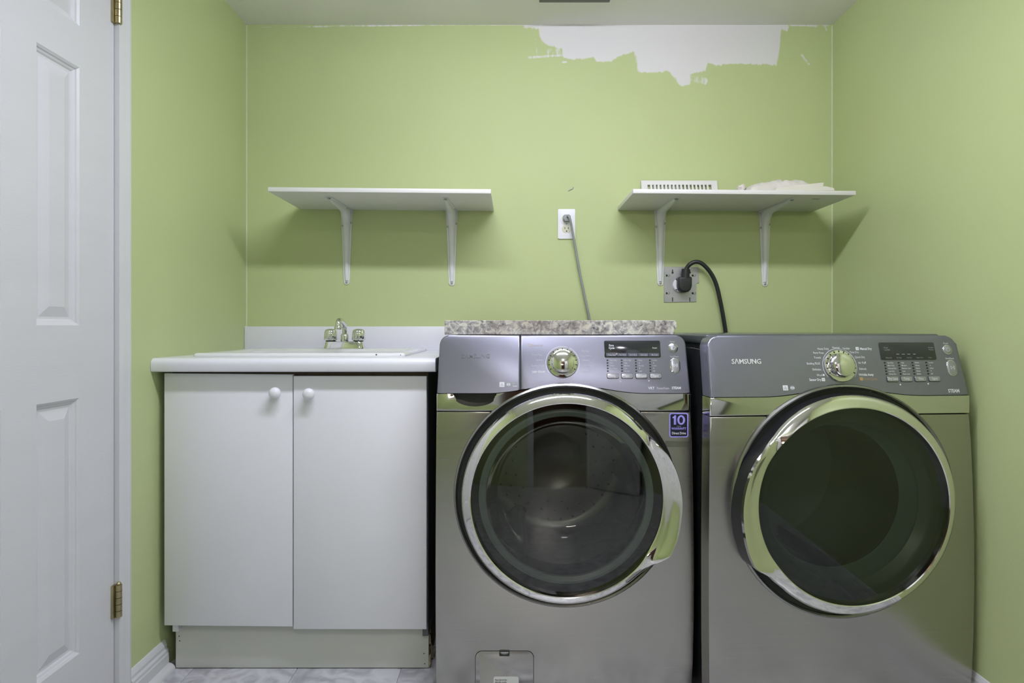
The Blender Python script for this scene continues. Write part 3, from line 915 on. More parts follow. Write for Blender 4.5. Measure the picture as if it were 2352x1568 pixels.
# countertop with rolled edge and backsplash
ct = empty('laundry_countertop', (-.618, 1.718, .874)); tag(ct, 'white rolled-edge laminate countertop with backsplash on the sink cabinet', 'countertop')
KX0, KX1 = XL + .001, -.2165
CUTX0, CUTX1, CUTY0, CUTY1 = -.925, -.340, 1.835, 2.175
pr = [(1.7215, .8745)]
pr = [(1.745, .8745), (1.724, .8745), (1.7195, .8765), (1.718, .8800), (1.718, .8950)]
for a in range(0, 91, 15): pr.append((1.718 + .017 - .017 * math.cos(math.radians(a)), .8965 + .017 * math.sin(math.radians(a))))
def run(bm, pts, x0, x1):
    A = [bm.verts.new((x0 + .618, y - 1.718, z - .874)) for y, z in pts]; B = [bm.verts.new((x1 + .618, y - 1.718, z - .874)) for y, z in pts]
    n = len(pts)
    for k in range(n): bm.faces.new((A[k], A[(k + 1) % n], B[(k + 1) % n], B[k]))
    bm.faces.new(A); bm.faces.new(B[::-1])
bm = bmesh.new()
run(bm, pr + [(CUTY0, .9135), (CUTY0, .8745)], KX0, KX1)
for x0, x1, y0, y1 in ((KX0, CUTX0, CUTY0, 2.339), (CUTX1, KX1, CUTY0, 2.339), (CUTX0, CUTX1, CUTY1, 2.339)):
    a_box(bm, x0 + .618, x1 + .618, y0 - 1.718, y1 - 1.718, .0005, .0395)
finish(bm, 'slab', 'counter_laminate', ct, angle=40)
e = box('end_cap', 'zinc', KX1 + .618, KX1 + .0012 + .618, .004, .60, .001, .0385, parent=ct); e['label'] = 'dark grey bare end of the counter'
e.data.materials.clear(); e.data.materials.append(MATS['print_grey'])
box('backsplash', 'counter_laminate', KX0 + .618, KX1 + .618, 2.321 - 1.718, 2.3395 - 1.718, .0395, .1305, .0015, parent=ct)

# drop-in sink
sk = empty('laundry_sink', (-.633, 2.04, .9137)); tag(sk, 'white enamelled drop-in laundry sink set in the counter', 'sink')
SX0, SX1, SY0, SY1 = -.948, -.318, 1.806, 2.286
bm = bmesh.new()
def loop(x0, x1, y0, y1, z, r):
    return [bm.verts.new((a + .633, b - 2.04, z - .9137)) for a, b in rrect(x0, x1, y0, y1, r, 6)]
L_ = [loop(SX0, SX1, SY0, SY1, .9139, .012), loop(SX0, SX1, SY0, SY1, .9195, .012), loop(SX0 + .003, SX1 - .003, SY0 + .003, SY1 - .003, .9235, .012),
      loop(SX0 + .010, SX1 - .010, SY0 + .010, SY1 - .010, .9245, .012), loop(SX0 + .03, SX1 - .03, SY0 + .03, SY1 - .112, .9240, .03),
      loop(SX0 + .04, SX1 - .04, SY0 + .04, SY1 - .122, .9170, .035), loop(SX0 + .055, SX1 - .055, SY0 + .055, SY1 - .137, .70, .05), loop(SX0 + .09, SX1 - .09, SY0 + .09, SY1 - .17, .66, .05)]
for A, B in zip(L_, L_[1:]):
    n = len(A)
    for k in range(n): bm.faces.new((A[k], A[(k + 1) % n], B[(k + 1) % n], B[k]))
bm.faces.new(L_[-1])
finish(bm, 'basin', 'enamel', sk, angle=50)
for x, z, s in ((-.402, .9195, .0022), (-.330, .9185, .0014)):
    lathe('enamel_chip', 'slot_dark', [(0, SY0 - .0008 - 2.04), (s, SY0 - .0006 - 2.04), (s, SY0 + .001 - 2.04)], (x + .633, z - .9137), 8, sk)
lathe('drain', 'chrome', [(0, .662 - .9137), (.02, .662 - .9137), (.04, .6635 - .9137), (.045, .6605 - .9137)], (0, -.05), 24, sk, axis='z')

# faucet
FXC, FYC, FZ = -.610, 2.222, .9245
fc = empty('faucet', (FXC, FYC, FZ)); tag(fc, 'chrome two-handle faucet with a swung spout behind the sink', 'faucet')
bm = bmesh.new()
outs = [(.0745, .026, 0), (.0745, .026, .003), (.071, .0235, .010), (.0695, .0225, .020), (.067, .0205, .0245), (.055, .014, .0262)]
rings = []
for hx, hy_, z in outs:
    rings.append([bm.verts.new((a, b, z)) for a, b in rrect(-hx, hx, -hy_, hy_, hy_ * .75, 8)])
for A, B in zip(rings, rings[1:]):
    n = len(A)
    for k in range(n): bm.faces.new((A[k], A[(k + 1) % n], B[(k + 1) % n], B[k]))
bm.faces.new(rings[-1]); bm.faces.new(rings[0][::-1])
finish(bm, 'base', 'chrome', fc, angle=50)
for s in (-1, 1):
    bm = bmesh.new()
    n = 72
    zz = [(.028, .0185), (.030, .0235), (.034, .0248), (.050, .0236), (.062, .0215), (.067, .0190), (.070, .012), (.0712, 0)]
    rg = []
    for z, r in zz:
        if r == 0: rg.append([bm.verts.new((s * .0508, 0, z))]); continue
        rg.append([bm.verts.new((s * .0508 + r * (1 - .075 * max(0, math.cos(9 * 2 * math.pi * k / n)) ** 6 * (1 if .03 < z < .069 else .3)) * math.cos(2 * math.pi * k / n),
                                 r * (1 - .075 * max(0, math.cos(9 * 2 * math.pi * k / n)) ** 6 * (1 if .03 < z < .069 else .3)) * math.sin(2 * math.pi * k / n), z)) for k in range(n)])
    for A, B in zip(rg, rg[1:]):
        for k in range(n):
            if len(B) == 1: bm.faces.new((A[k], A[(k + 1) % n], B[0]))
            else: bm.faces.new((A[k], A[(k + 1) % n], B[(k + 1) % n], B[k]))
    h = finish(bm, 'handle', 'chrome', fc, angle=60)
    lathe('stem', 'groove_dark', [(.0185, .0255), (.0175, .0285), (.0, .0285)], (s * .0508, 0), 24, h, axis='z')
bm = bmesh.new()
a_lathe(bm, [(.0145, .025), (.0145, .046), (.0125, .052), (.0088, .054)], (0, 0), 28, axis='z')
P = smooth_path([(0, 0, .046), (0, 0, .064), (0, -.001, .074), (.0005, -.007, .082), (.002, -.022, .089), (.006, -.065, .098), (.009, -.098, .1005), (.0100, -.113, .096), (.0103, -.119, .086), (.0103, -.120, .077)], 7)
a_tube(bm, P, [.0090] * 14 + [.0098] * (len(P) - 14), 20)
finish(bm, 'spout', 'chrome', fc, angle=60)
lathe('aerator', 'chrome', [(0, .071), (.0085, .071), (.0130, .0695), (.0135, .075), (.0115, .080), (.0098, .081)], (.0103, -.120), 28, fc, axis='z')

# ------------------------------------------------------------------ granite offcut on the washer
gr = empty('granite_slab', (.1335, 1.70, .9805)); tag(gr, 'speckled granite slab resting on top of the washer', 'slab')
bm = bmesh.new()
pts = [(-.3215, 0), (.3170, 0), (.3195, .006), (.3180, .013), (.3255, .019), (.3245, .024), (.3270, .030), (.3235, .034), (.3205, .0395), (-.3215, .0395)]
a_prism(bm, pts, 0, .53, .0012, 1)
# ragged top front arris and the seam between the two glued layers
for v in bm.verts:
    if v.co.z > .037 and v.co.y < .004: v.co.z += .0012 * noise.noise(Vector((v.co.x * 60, 0, 0)))
finish(bm, 'slab', 'granite', gr)
box('seam', 'print_grey', -.3215, -.10, -.0003, .0004, .0218, .0223, parent=gr)

# ------------------------------------------------------------------ washer and dryer
SLOPE = .04 / .156
TA = math.atan(SLOPE)
ZB = .823
def con(u, z, h=0.0):
    """matrix placing flat xz geometry on the tilted console; -y points out"""
    return Matrix.Translation((u, SLOPE * (z - ZB) - h * math.cos(TA), z + h * math.sin(TA))) @ Matrix.Rotation(-TA, 4, 'X')

def arch(x, W, up):
    return ZB + .0005 + up * (0.5 + 0.5 * math.cos(math.pi * min(1, abs(x) / .215)))

def console_outline(x0, x1, hw_bot, hw_top, zt, r, up, c=0.006, n=36, left_round=True, right_round=True):
    """x0..x1 lower edge; side edges lean in towards the top"""
    pts = []
    for i in range(n + 1):
        x = x0 + (x1 - x0) * i / n
        pts.append((x, arch(x - c, 1, up)))
    k = (hw_bot - hw_top) / (zt - ZB)
    xr = x1 - (k * (zt - r - ZB) if right_round else 0)
    xt = x1 - (k * (zt - ZB) if right_round else 0)
    if right_round:
        pts.append((xr, zt - r))
        for a in range(15, 91, 15):
            pts.append((xt - r + r * math.cos(math.radians(a)), zt - r + r * math.sin(math.radians(a))))
    else: pts.append((x1, zt))
    xl = x0 + (k * (zt - r - ZB) if left_round else 0)
    xtl = x0 + (k * (zt - ZB) if left_round else 0)
    if left_round:
        for a in range(90, 166, 15):
            pts.append((xtl + r + r * math.cos(math.radians(a)), zt - r + r * math.sin(math.radians(a))))
        pts.append((xl, zt - r))
    else: pts.append((x0, zt))
    return pts

def shear(bm):
    for v in bm.verts: v.co.y += SLOPE * (v.co.z - ZB) if v.co.z > ZB - .02 else 0

HANDLE = [(-180, 245), (-90, 245), (-65, 244), (-48, 243), (-38, 248), (-33, 258), (-28, 268), (-22, 268), (-10, 265), (0, 264), (8, 262), (17, 259), (25, 254), (30, 247), (41, 240), (53, 243), (64, 245), (90, 245), (180, 245)]

def door_ring(root, c, k, side, ri):
    bm = bmesh.new(); n = 240; rows = []
    for i in range(n):
        a = 360 * i / n - 180
        th = a if side > 0 else (180 - a)
        th = (th + 180) % 360 - 180
        ro = interp(HANDLE, th) * k
        w_ = sstep(-44, -27, th) * (1 - sstep(22, 46, th))
        w2 = sstep(-60, -30, th) * (1 - sstep(22, 75, th))
        def lp(p, q): return p + (q - p) * w_
        pr = [(ro + .002, .004), (ro, -.022), (ro - .001, lp(-.033, -.054)), (ro - .0035, lp(-.0385, -.062)),
              (ri + (ro - ri) * .78, lp(-.0425, -.0600)), (ri + (ro - ri) * .55, lp(-.0462, -.0500)), (ri + (ro - ri) * .25, lp(-.0508, -.0440)),
              (ri + .0022, lp(-.0530, -.0425)), (ri, lp(-.0515, -.0405)), (ri - .001, -.02)]
        ca, sa = math.cos(math.radians(a)), math.sin(math.radians(a))
        rows.append([bm.verts.new((c[0] + r * ca, y, c[1] + r * sa)) for r, y in pr])
    for i in range(n):
        A, B = rows[i], rows[(i + 1) % n]
        for j in range(len(A) - 1): bm.faces.new((A[j], A[j + 1], B[j + 1], B[j]))
    me_ = bmesh.new(); n_ = len(rows)
    edge = [[me_.verts.new(v.co) for v in row[:3]] for row in rows]
    for i in range(n_):
        A, B = edge[i], edge[(i + 1) % n_]
        for j in range(2): me_.faces.new((A[j], A[j + 1], B[j + 1], B[j]))
    finish(me_, 'door_edge', 'black_plastic', root, angle=40)
    for row in rows:
        bm.verts.remove(row[0]); bm.verts.remove(row[1])
    o = finish(bm, 'door_ring', 'appliance_chrome', root, angle=40)
    o['label'] = 'chrome door ring widening into the pull handle'
    return o

def arc(c, R, a0, a1, n=40):
    return [(c[0] + R * math.cos(math.radians(a0 + (a1 - a0) * i / n)), c[1] + R * math.sin(math.radians(a0 + (a1 - a0) * i / n))) for i in range(n + 1)]

def machine(name, loc, yaw, label, cat, hw, dc, depth, inset, side, washer):
    r = empty(name, loc, yaw)
    tag(r, label, cat, 'front-loading laundry pair')
    ZS, Rh = .7755, .262
    # lower front panel with the round door opening, slightly barrelled sides
    a = math.degrees(math.asin((ZS - .0015 - dc[1]) / Rh))
    pts = [(-hw, ZS - .0015)]
    pts += arc(dc, Rh, 180 - a, 360 + a, 72)
    pts += [(hw, ZS - .0015)]
    bul = [(hw + d, z) for d, z in ((.0020, .70), (.0045, .60), (.0070, .45), (.0080, .34), (.0070, .2), (.0045, .1), (.003, .012))]
    if not washer: bul = [(hw + d * 1.9, z) for d, z in ((.0020, .70), (.0045, .60), (.0070, .45), (.0072, .34), (.0060, .2), (.0035, .1), (.002, .012))]
    lf_ = [(-(hw + (b - hw) * (.35 if washer else .25)), z) for b, z in bul]
    pts += bul + lf_[::-1]
    prism('front_panel', 'steel', pts, 0, .05, .004, 3, r, angle=50)
    # bright band under the console
    a2 = math.degrees(math.asin((ZS - dc[1]) / Rh))
    up = .0225 if washer else .0195
    n = 48
    top = []
    for i in range(n + 1):
        x = hw - 2 * hw * i / n
        top.append((x, arch(x - .006, 1, up) - .0016))
    if washer:   # scooped pull under the detergent drawer
        nx0, nx1, nd = -.2966, -.1817, .034
        t2 = [p for p in top if p[0] > nx1 + .004]
        cx_, rx = (nx0 + nx1) / 2, (nx1 - nx0) / 2
        t2.append((nx1, arch(nx1 - .006, 1, up) - .0016))
        for i in range(1, 24):
            aa = math.pi * i / 24
            t2.append((cx_ + rx * math.cos(aa), ZB - .0011 - nd * math.sin(aa) ** .8))
        t2.append((nx0, arch(nx0 - .006, 1, up) - .0016))
        t2 += [p for p in top if p[0] < nx0 - .004]
        top = t2
    pts = [(-hw, ZS)] + arc(dc, Rh, 180 - a2, a2, 48) + [(hw, ZS)] + top
    prism('chrome_band', 'band_chrome', pts, -.0015, .05, .0028, 3, r, angle=50)
    if washer:
        bm = bmesh.new()
        a_box(bm, nx0 - .012, nx1 + .012, .030, .048, ZB - nd - .012, ZB + .006)
        finish(bm, 'drawer_pull_recess', 'black_plastic', r)
    # console
    zt, hb, ht_, rr = (.979, hw - .001, hw - .0045, .026) if washer else (.9785, hw - .001, hw - .0065, .030)
    if washer:
        seam = -.1169
        for nm, x0, x1, lr, rd in (('detergent_drawer', -hb, seam - .0008, True, False), ('control_console', seam + .0008, hb, False, True)):
            bm = bmesh.new()
            a_prism(bm, console_outline(x0, x1, hb, ht_, zt, rr, up, left_round=lr, right_round=rd), 0, .05, .0042, 4)
            shear(bm); finish(bm, nm, 'console_metal', r, angle=50)
        ds = box('drawer_seam', 'black_plastic', seam - .0012, seam + .0012, .004, .05, ZB + .01, .974, parent=r)
        for v in ds.data.vertices: v.co.y += SLOPE * (v.co.z - ZB)
    else:
        bm = bmesh.new()
        a_prism(bm, console_outline(-hb, hb, hb, ht_, zt, rr, up), 0, .05, .0042, 4)
        shear(bm); finish(bm, 'control_console', 'console_metal', r, angle=50)
    # cabinet behind the front: open shell
    bm = bmesh.new()
    bw = hw - inset
    y0, y1 = .045, depth
    def q4(p): bm.faces.new([bm.verts.new(v) for v in p])
    zt2 = .955
    yt = .045 + SLOPE * (zt2 - ZB) + .01
    for s in (-1, 1):
        q4([(s * bw, y0, .015), (s * bw, y1, .015), (s * bw, y1, zt2), (s * bw, yt, zt2), (s * bw, y0, ZB)])
    q4([(-bw, y1, .015), (bw, y1, .015), (bw, y1, zt2), (-bw, y1, zt2)])
    q4([(-bw, y0, .015), (bw, y0, .015), (bw, y1, .015), (-bw, y1, .015)])
    finish(bm, 'cabinet', 'side_black', r, smooth=False)
    box('top_lid', 'lid_grey', -hw + .019, hw - .019, .075, depth, .955, .977 if washer else .9825, .008, 3, parent=r)
    for sx in (-1, 1):
        for sy in (.10, depth - .08):
            lathe('foot', 'black_plastic', [(0, 0), (.022, 0), (.022, .008), (.012, .010), (.012, .016)], (sx * (hw - .08), sy), 16, r, axis='z')
    if not washer:   # side of the console surround and a pale line painting the highlight on the left flank's seam
        bm = bmesh.new()
        a_prism(bm, [(.052, .018), (.052, .805), (.062, .94), (.30, .945), (.30, .018)], -hw + .010, -hw + inset + .001, .0015, 2, plane='yz')
        finish(bm, 'side_panel', 'side_black', r)
        bm = bmesh.new()
        a_tube(bm, [(-hw + .0103, .0515, .02), (-hw + .0103, .0515, .805), (-hw + .0103, .0615, .94), (-hw + .0103, .16, .944)], .0008, 6)
        finish(bm, 'panel_edge_glint', 'zinc', r)  # drawn highlight where the panel's front edge catches light
    # door
    k = (1 / 878.0) if washer else (1 / 882.0)
    ri = .2525 if washer else .2465
    lathe('door_surround', 'surround_metal', [(.3020, .001), (.3005, -.0050), (.2960, -.0085), (.2915, -.0060), (.2900, .002)], dc, 120, r)
    lathe('door_gap', 'groove_dark', [(.2925, -.0030), (.288, -.0016), (.262, -.0016), (.2615, .012)], dc, 96, r)
    door_ring(r, dc, k, side, ri)
    if washer:
        lathe('door_rim', 'rim_dark', [(ri + .001, -.036), (.247, -.030), (.240, -.020), (.2345, -.016), (.232, -.010)], dc, 120, r)
        lathe('bowl_ring', 'bowl_ring', [(.2335, -.013), (.226, -.016), (.2150, -.012), (.2125, -.006)], dc, 120, r)
        lathe('glass_bowl', 'bowl_glass', [(.2130, -.008), (.205, .020), (.19, .055), (.17, .085), (.13, .105), (.08, .114), (0, .118)], dc, 96, r, angle=80)
        lathe('window', 'window_glass', [(ri + .0005, -.038)] + [(ri * t, -.038 - .016 * (1 - t * t)) for t in (.97, .9, .8, .7, .6, .5, .4, .3, .2, .1)] + [(0, -.054)], dc, 96, r, angle=80)
        lathe('gasket', 'rubber', [(.262, .02), (.250, .035), (.245, .05), (.250, .065), (.235, .075), (.222, .082), (.222, .095)], dc, 96, r, angle=80)
        dr = lathe('drum', 'drum_steel', [(.222, .094), (.245, .10), (.25, .12), (.25, .40), (.24, .43), (.20, .44), (.10, .425), (.09, .43), (0, .43)], dc, 96, r, angle=60)
        for aa in (95, 215, 335):
            bm = bmesh.new()
            M = Matrix.Translation((dc[0], 0, dc[1])) @ Matrix.Rotation(math.radians(aa), 4, 'Y')
            a_prism(bm, [(-.035, .249), (-.018, .20), (-.008, .188), (.008, .188), (.018, .20), (.035, .249)], .13, .42, .012, 3, M=M)
            finish(bm, 'drum_paddle', 'baffle', dr, angle=60)
        bm = bmesh.new()
        for ring_r, cnt in ((.14, 18), (.17, 24), (.20, 30)):
            for i in range(cnt):
                aa = 2 * math.pi * i / cnt
                a_lathe(bm, [(0, .4305 - .0), (.004, .4305)], (dc[0] + ring_r * math.cos(aa), dc[1] + ring_r * math.sin(aa)), 8)
        for v in bm.verts: v.co.y = .419 + .012 * sstep(.10, .20, math.hypot(v.co.x - dc[0], v.co.z - dc[1]))
        finish(bm, 'drain_hole', 'slot_dark', dr)['kind'] = 'stuff'
    else:
        lathe('door_rim', 'rim_green', [(ri + .001, -.037), (ri - .003, -.0345), (.236, -.020), (.225, -.012), (.205, .0)], dc, 120, r)
        lathe('inner_ring', 'bowl_ring', [(.210, -.002), (.200, .012), (.192, .045), (.188, .05)], dc, 120, r)
        lathe('window', 'dryer_glass', [(ri + .0005, -.039)] + [(ri * t, -.039 - .014 * (1 - t * t)) for t in (.97, .9, .8, .7, .6, .5, .4, .3, .2, .1)] + [(0, -.053)], dc, 96, r, angle=80)
        dr = lathe('drum', 'drum_paint', [(.205, .05), (.25, .08), (.262, .10), (.262, .42), (.25, .45), (0, .45)], dc, 96, r, angle=60)
        lathe('drum_lip', 'rubber', [(.262, .012), (.235, .03), (.200, .06), (.205, .075)], dc, 96, r, angle=60)
        for aa in (40, 160, 280):
            bm = bmesh.new()
            M = Matrix.Translation((dc[0], 0, dc[1])) @ Matrix.Rotation(math.radians(aa), 4, 'Y')
            a_prism(bm, [(-.03, .261), (-.012, .215), (.012, .215), (.03, .261)], .12, .44, .010, 3, M=M)
            finish(bm, 'drum_paddle', 'drum_paint', dr, angle=60)
    return r

def dial(root, u, z, rad, tw, name='dial'):
    M = con(u, z)
    d = lathe(name, 'appliance_chrome', [(rad, .001), (rad, -.003), (rad - .0012, -.005), (rad * .80, -.0062), (rad * .755, -.0075), (rad * .72, -.018), (rad * .70, -.0205), (rad * .67, -.0215), (rad * .60, -.0232), (rad * .40, -.0262), (rad * .2, -.0276), (0, -.028)], (0, 0), 72, root, M=M, angle=30)
    bm = bmesh.new()
    for k in range(13):
        a = math.radians(-30 + 240 * k / 12)
        Mk = M @ Matrix.Rotation(-a, 4, 'Y')
        a_box(bm, rad * .84, rad * .95, -.0066, -.005, -.0011, .0011, 0, M=Mk)
    finish(bm, 'dial_mark', 'slot_dark', d)['kind'] = 'stuff'
    # fine ring line printed round the dial
    bm = bmesh.new()
    r0, r1 = rad * 1.075, rad * 1.10
    n = 60
    for i in range(n):
        if 0 <= 0: pass
        a0 = math.radians(-38 + 256 * i / n); a1 = math.radians(-38 + 256 * (i + 1) / n)
        if 62 < math.degrees(a0) < 72: continue
        bm.faces.new([bm.verts.new(M @ Vector((r * math.cos(a), -.0003, r * math.sin(a)))) for r, a in ((r0, a0), (r1, a0), (r1, a1), (r0, a1))])
    finish(bm, 'dial_ring_print', 'print_white', root)
    return d

def push_button(root, u, z, w_, h_, r_, m='button_metal', nm='button'):
    M = con(u, z)
    prism('button_groove', 'groove_dark', rrect(-w_ / 2 - .0011, w_ / 2 + .0011, -h_ / 2 - .0013, h_ / 2 + .0010, r_ + .0008), -.0003, .002, 0, 1, root, M=M)
    return prism(nm, m, rrect(-w_ / 2, w_ / 2, -h_ / 2, h_ / 2, r_), -.0028, .002, .0012, 3, root, M=M)

def control_cluster(root, du, dz, washer):
    """display, indicator columns, buttons; offsets from the washer's layout"""
    disp = (.1133 + du, .2670 + du, .9178 + dz, .9643 + dz)
    cu, cz = (disp[0] + disp[1]) / 2, (disp[2] + disp[3]) / 2
    hw_, hh_ = (disp[1] - disp[0]) / 2, (disp[3] - disp[2]) / 2
    M = con(cu, cz)
    sc = prism('display', 'black_cover', rrect(-hw_, hw_, -hh_, hh_, .003), -.0016, .002, .0008, 2, root, M=M)
    if washer:
        for k in range(5):
            x0 = -hw_ + .004 + k * (2 * hw_ - .008) / 5
            prism('display_key', 'key_blue', rrect(x0 + .0008, x0 + (2 * hw_ - .008) / 5 - .0008, -hh_ + .003, -hh_ + .0115, .001, 2), -.0024, -.0016, 0, 1, sc, M=M)
    bm = bmesh.new()
    for c in range(4):
        for k in range(5):
            u = .1210 + du + c * .03855; z = .9109 + dz - k * .00728
            a_prism(bm, rrect(-.0022, .0022, -.0018, .0018, .0006, 2), -.0006, .001, M=con(u, z))
    finish(bm, 'indicator_light', 'slot_dark', root)['kind'] = 'stuff'
    cols = [['Extra Hot', 'Hot', 'Warm', 'Eco Warm', 'Cold'], ['Extra High', 'High', 'Medium', 'Low', 'No Spin'], ['Heavy', '\u25b2', 'Normal', '\u25bc', 'Light'], ['Louder', '\u25b2', 'Softer', '\u25bc', 'Off']] if washer else \
           [['Very Dry', 'More Dry', 'Normal Dry', 'Less Dry', 'Damp Dry'], ['High', 'Medium', 'Medium Low', 'Low', 'Extra Low'], ['60min.', '50min.', '40min.', '30min.', '20min.'], ['Louder', '\u25b2', 'Softer', '\u25bc', 'Off']]
    pm = 'print_faint' if washer else 'print_white'  # washer print greyed to paint in the glare on its console
    for c in range(4):
        for k in range(5):
            u = .1210 + du + c * .03855 + .0065; z = .9109 + dz - k * .00728 - .0019
            s = cols[c][k]
            if s in '\u25b2\u25bc':
                bm = bmesh.new()
                sg = 1 if s == '\u25b2' else -1
                Mk = con(u + .003, z + .0019, .0004)
                bm.faces.new([bm.verts.new(Mk @ Vector((x, 0, sg * y))) for x, y in ((-.0014, -.0012), (.0014, -.0012), (0, .0014))])
                finish(bm, 'arrow_print', 'print_white', root)
            else:
                text(s, con(u, z, .0004), .0056, 'LEFT', pm, root, 'setting_lettering', .01, .82)
    names = ['Temp.', 'Spin', 'Soil Level', 'Signal'] if washer else ['Dry Level', 'Temp.', 'Time', 'Signal']
    for c in range(4):
        u = .1339 + du + c * .0386; z = .8688 + dz
        push_button(root, u, z, .0300, .0128, .0025)
        text(names[c], con(u, z - .0027, .0032), .0085, 'CENTER', 'print_white', root, 'button_lettering', .012, .80)
    # round power button and long start/pause button
    for nm, u, z, a, b in (('power_button', .3023, .9441, .0118, .0), ('start_button', .3048, .8966, .0118, .0085)):
        M = con(u + du * 1.1, z + dz * .9)
        def stad(R, e, nn=16):
            return [(R * math.cos(math.pi * i / nn), e + R * math.sin(math.pi * i / nn)) for i in range(nn + 1)] + [(-R * math.cos(math.pi * i / nn), -e - R * math.sin(math.pi * i / nn)) for i in range(nn + 1)]
        prs = stad(a + .0014, b) if b else [(p[0], p[1]) for p in arc((0, 0), a + .0014, 0, 350, 35)]
        pr2 = stad(a - .0004, b) if b else [(p[0], p[1]) for p in arc((0, 0), a - .0004, 0, 350, 35)]
        prism('button_ring', 'appliance_chrome', prs, -.0012, .002, .0008, 2, root, M=M, angle=60)
        bt = prism(nm, 'button_metal', pr2, -.0026, .002, .0014, 3, root, M=M, angle=60)
        bm = bmesh.new(); Mi = con(u + du * 1.1, z + dz * .9, .0031)
        if b == 0:
            n = 24
            for i in range(n):
                a0 = math.radians(125 + 290 * i / n); a1 = math.radians(125 + 290 * (i + 1) / n)
                bm.faces.new([bm.verts.new(Mi @ Vector((q_ * math.cos(t), 0, q_ * math.sin(t)))) for q_, t in ((.0042, a0), (.0053, a0), (.0053, a1), (.0042, a1))])
            bm.faces.new([bm.verts.new(Mi @ Vector(p)) for p in ((-.0006, 0, .0012), (.0006, 0, .0012), (.0006, 0, .0064), (-.0006, 0, .0064))])
        else:
            for x in (.0024, .0046):
                bm.faces.new([bm.verts.new(Mi @ Vector((x + p, 0, q_))) for p, q_ in ((0, -.0048), (.0011, -.0048), (.0011, .0048), (0, .0048))])
            o_ = [(-.0055, -.0048), (.0016, 0), (-.0055, .0048)]; i_ = [(-.0044, -.0028), (-.0003, 0), (-.0044, .0028)]
            for t in range(3):
                s = (t + 1) % 3
                bm.faces.new([bm.verts.new(Mi @ Vector((p[0], 0, p[1]))) for p in (o_[t], o_[s], i_[s], i_[t])])
        finish(bm, 'button_symbol', 'print_white', bt, smooth=False)
    text('Power', con(.3015 + du * 1.05, .9590 + dz * .9, .0004), .0062, 'CENTER', 'print_white' if not washer else 'print_faint', root, 'button_lettering', .01, .85)
    text('Start/Pause', con(.3039 + du * 1.08, .9188 + dz * .8, .0004), .0062, 'CENTER', 'print_white' if not washer else 'print_faint', root, 'button_lettering', .01, .85)
    # child-lock and sound symbols under the keys
    for u, z in ((.1535 + du, .8545 + dz), (.2310 + du, .8560 + dz)):
        prism('lock_symbol', 'print_faint' if washer else 'print_white', arc((0, 0), .0020, 0, 340, 17), -.0004, 0.0, 0, 1, root, M=con(u, z))
    return (cu, cz, hw_, hh_)

def badge(root, u, z, kind, faint=False):
    """small certification badges: a square with a house shape, and a round one"""
    M = con(u, z)
    bm = bmesh.new()
    if kind == 'square':
        a_prism(bm, rrect(-.0066, .0066, -.0066, .0066, .0006, 2), -.0004, .0005, M=M)
        o = finish(bm, 'badge', 'print_white', root)
        bm = bmesh.new()
        bm.faces.new([bm.verts.new(M @ Vector((x, -.0006, y))) for x, y in ((-.0046, -.0046), (.0046, -.0046), (.0046, -.002), (.0004, .0042), (-.0012, .0042), (-.0042, -.001))])
        finish(bm, 'badge_symbol', 'print_faint', o)
    elif kind == 'round':
        a_prism(bm, arc((0, 0), .0062, 0, 345, 23), -.0004, .0005, M=M)
        o = finish(bm, 'badge', 'print_grey', root)
        bm = bmesh.new()
        a_prism(bm, rrect(-.0050, .0050, -.0026, .0026, .0008, 2), -.0007, 0, M=M)
        finish(bm, 'badge_field', 'print_white', o)
        text('NSF', con(u, z - .0016, .0009), .0046, 'CENTER', 'print_grey', root, 'badge_lettering', .02, .9)
    else:
        a_prism(bm, rrect(-.0066, .0066, -.0066, .0066, .0006, 2), -.0004, .0005, M=M)
        o = finish(bm, 'badge', 'print_grey', root)
        bm = bmesh.new()
        bm.faces.new([bm.verts.new(M @ Vector((x, -.0006, y))) for x, y in ((-.006, -.006), (.006, -.006), (.006, -.0035), (-.006, -.0035))])
        a_tube(bm, [M @ Vector(p) for p in ((-.0045, -.0007, .000), (-.001, -.0007, .0028), (.001, -.0007, -.0008), (.005, -.0007, .0006))], .0005, 5)
        finish(bm, 'badge_symbol', 'print_faint', o)

# ---- washer
wm = machine('washing_machine', (.1395, 1.641, 0), 0.0, 'grey front-loading washing machine with a granite slab on top', 'washing machine', .3425, (.005, .549), .645, .020, 1, True)
dial(wm, -.0018, .9039, .0420, 0)
cu, cz, hw_, hh_ = control_cluster(wm, 0, 0, True)
text('Pure', con(cu - hw_ + .0130, cz + .0070, .0019), .0082, 'LEFT', 'print_white', wm, 'display_lettering', .02, .85)
text('Cycle', con(cu - hw_ + .0120, cz - .0000, .0019), .0082, 'LEFT', 'print_white', wm, 'display_lettering', .02, .85)
text('Steam', con(cu + hw_ - .0155, cz + .0010, .0019), .0062, 'CENTER', 'print_faint', wm, 'display_lettering', .01, .85)
for k, s in enumerate(['Delay Start', 'Pre Wash', 'Extra Rinse', 'Extra Spin', 'My Cycle']):
    text(s, con(cu - hw_ + .004 + (k + .56) * (2 * hw_ - .008) / 5, cz - hh_ + .0052, .0028), .0056, 'CENTER', 'print_faint', wm, 'display_lettering', .005, .80)
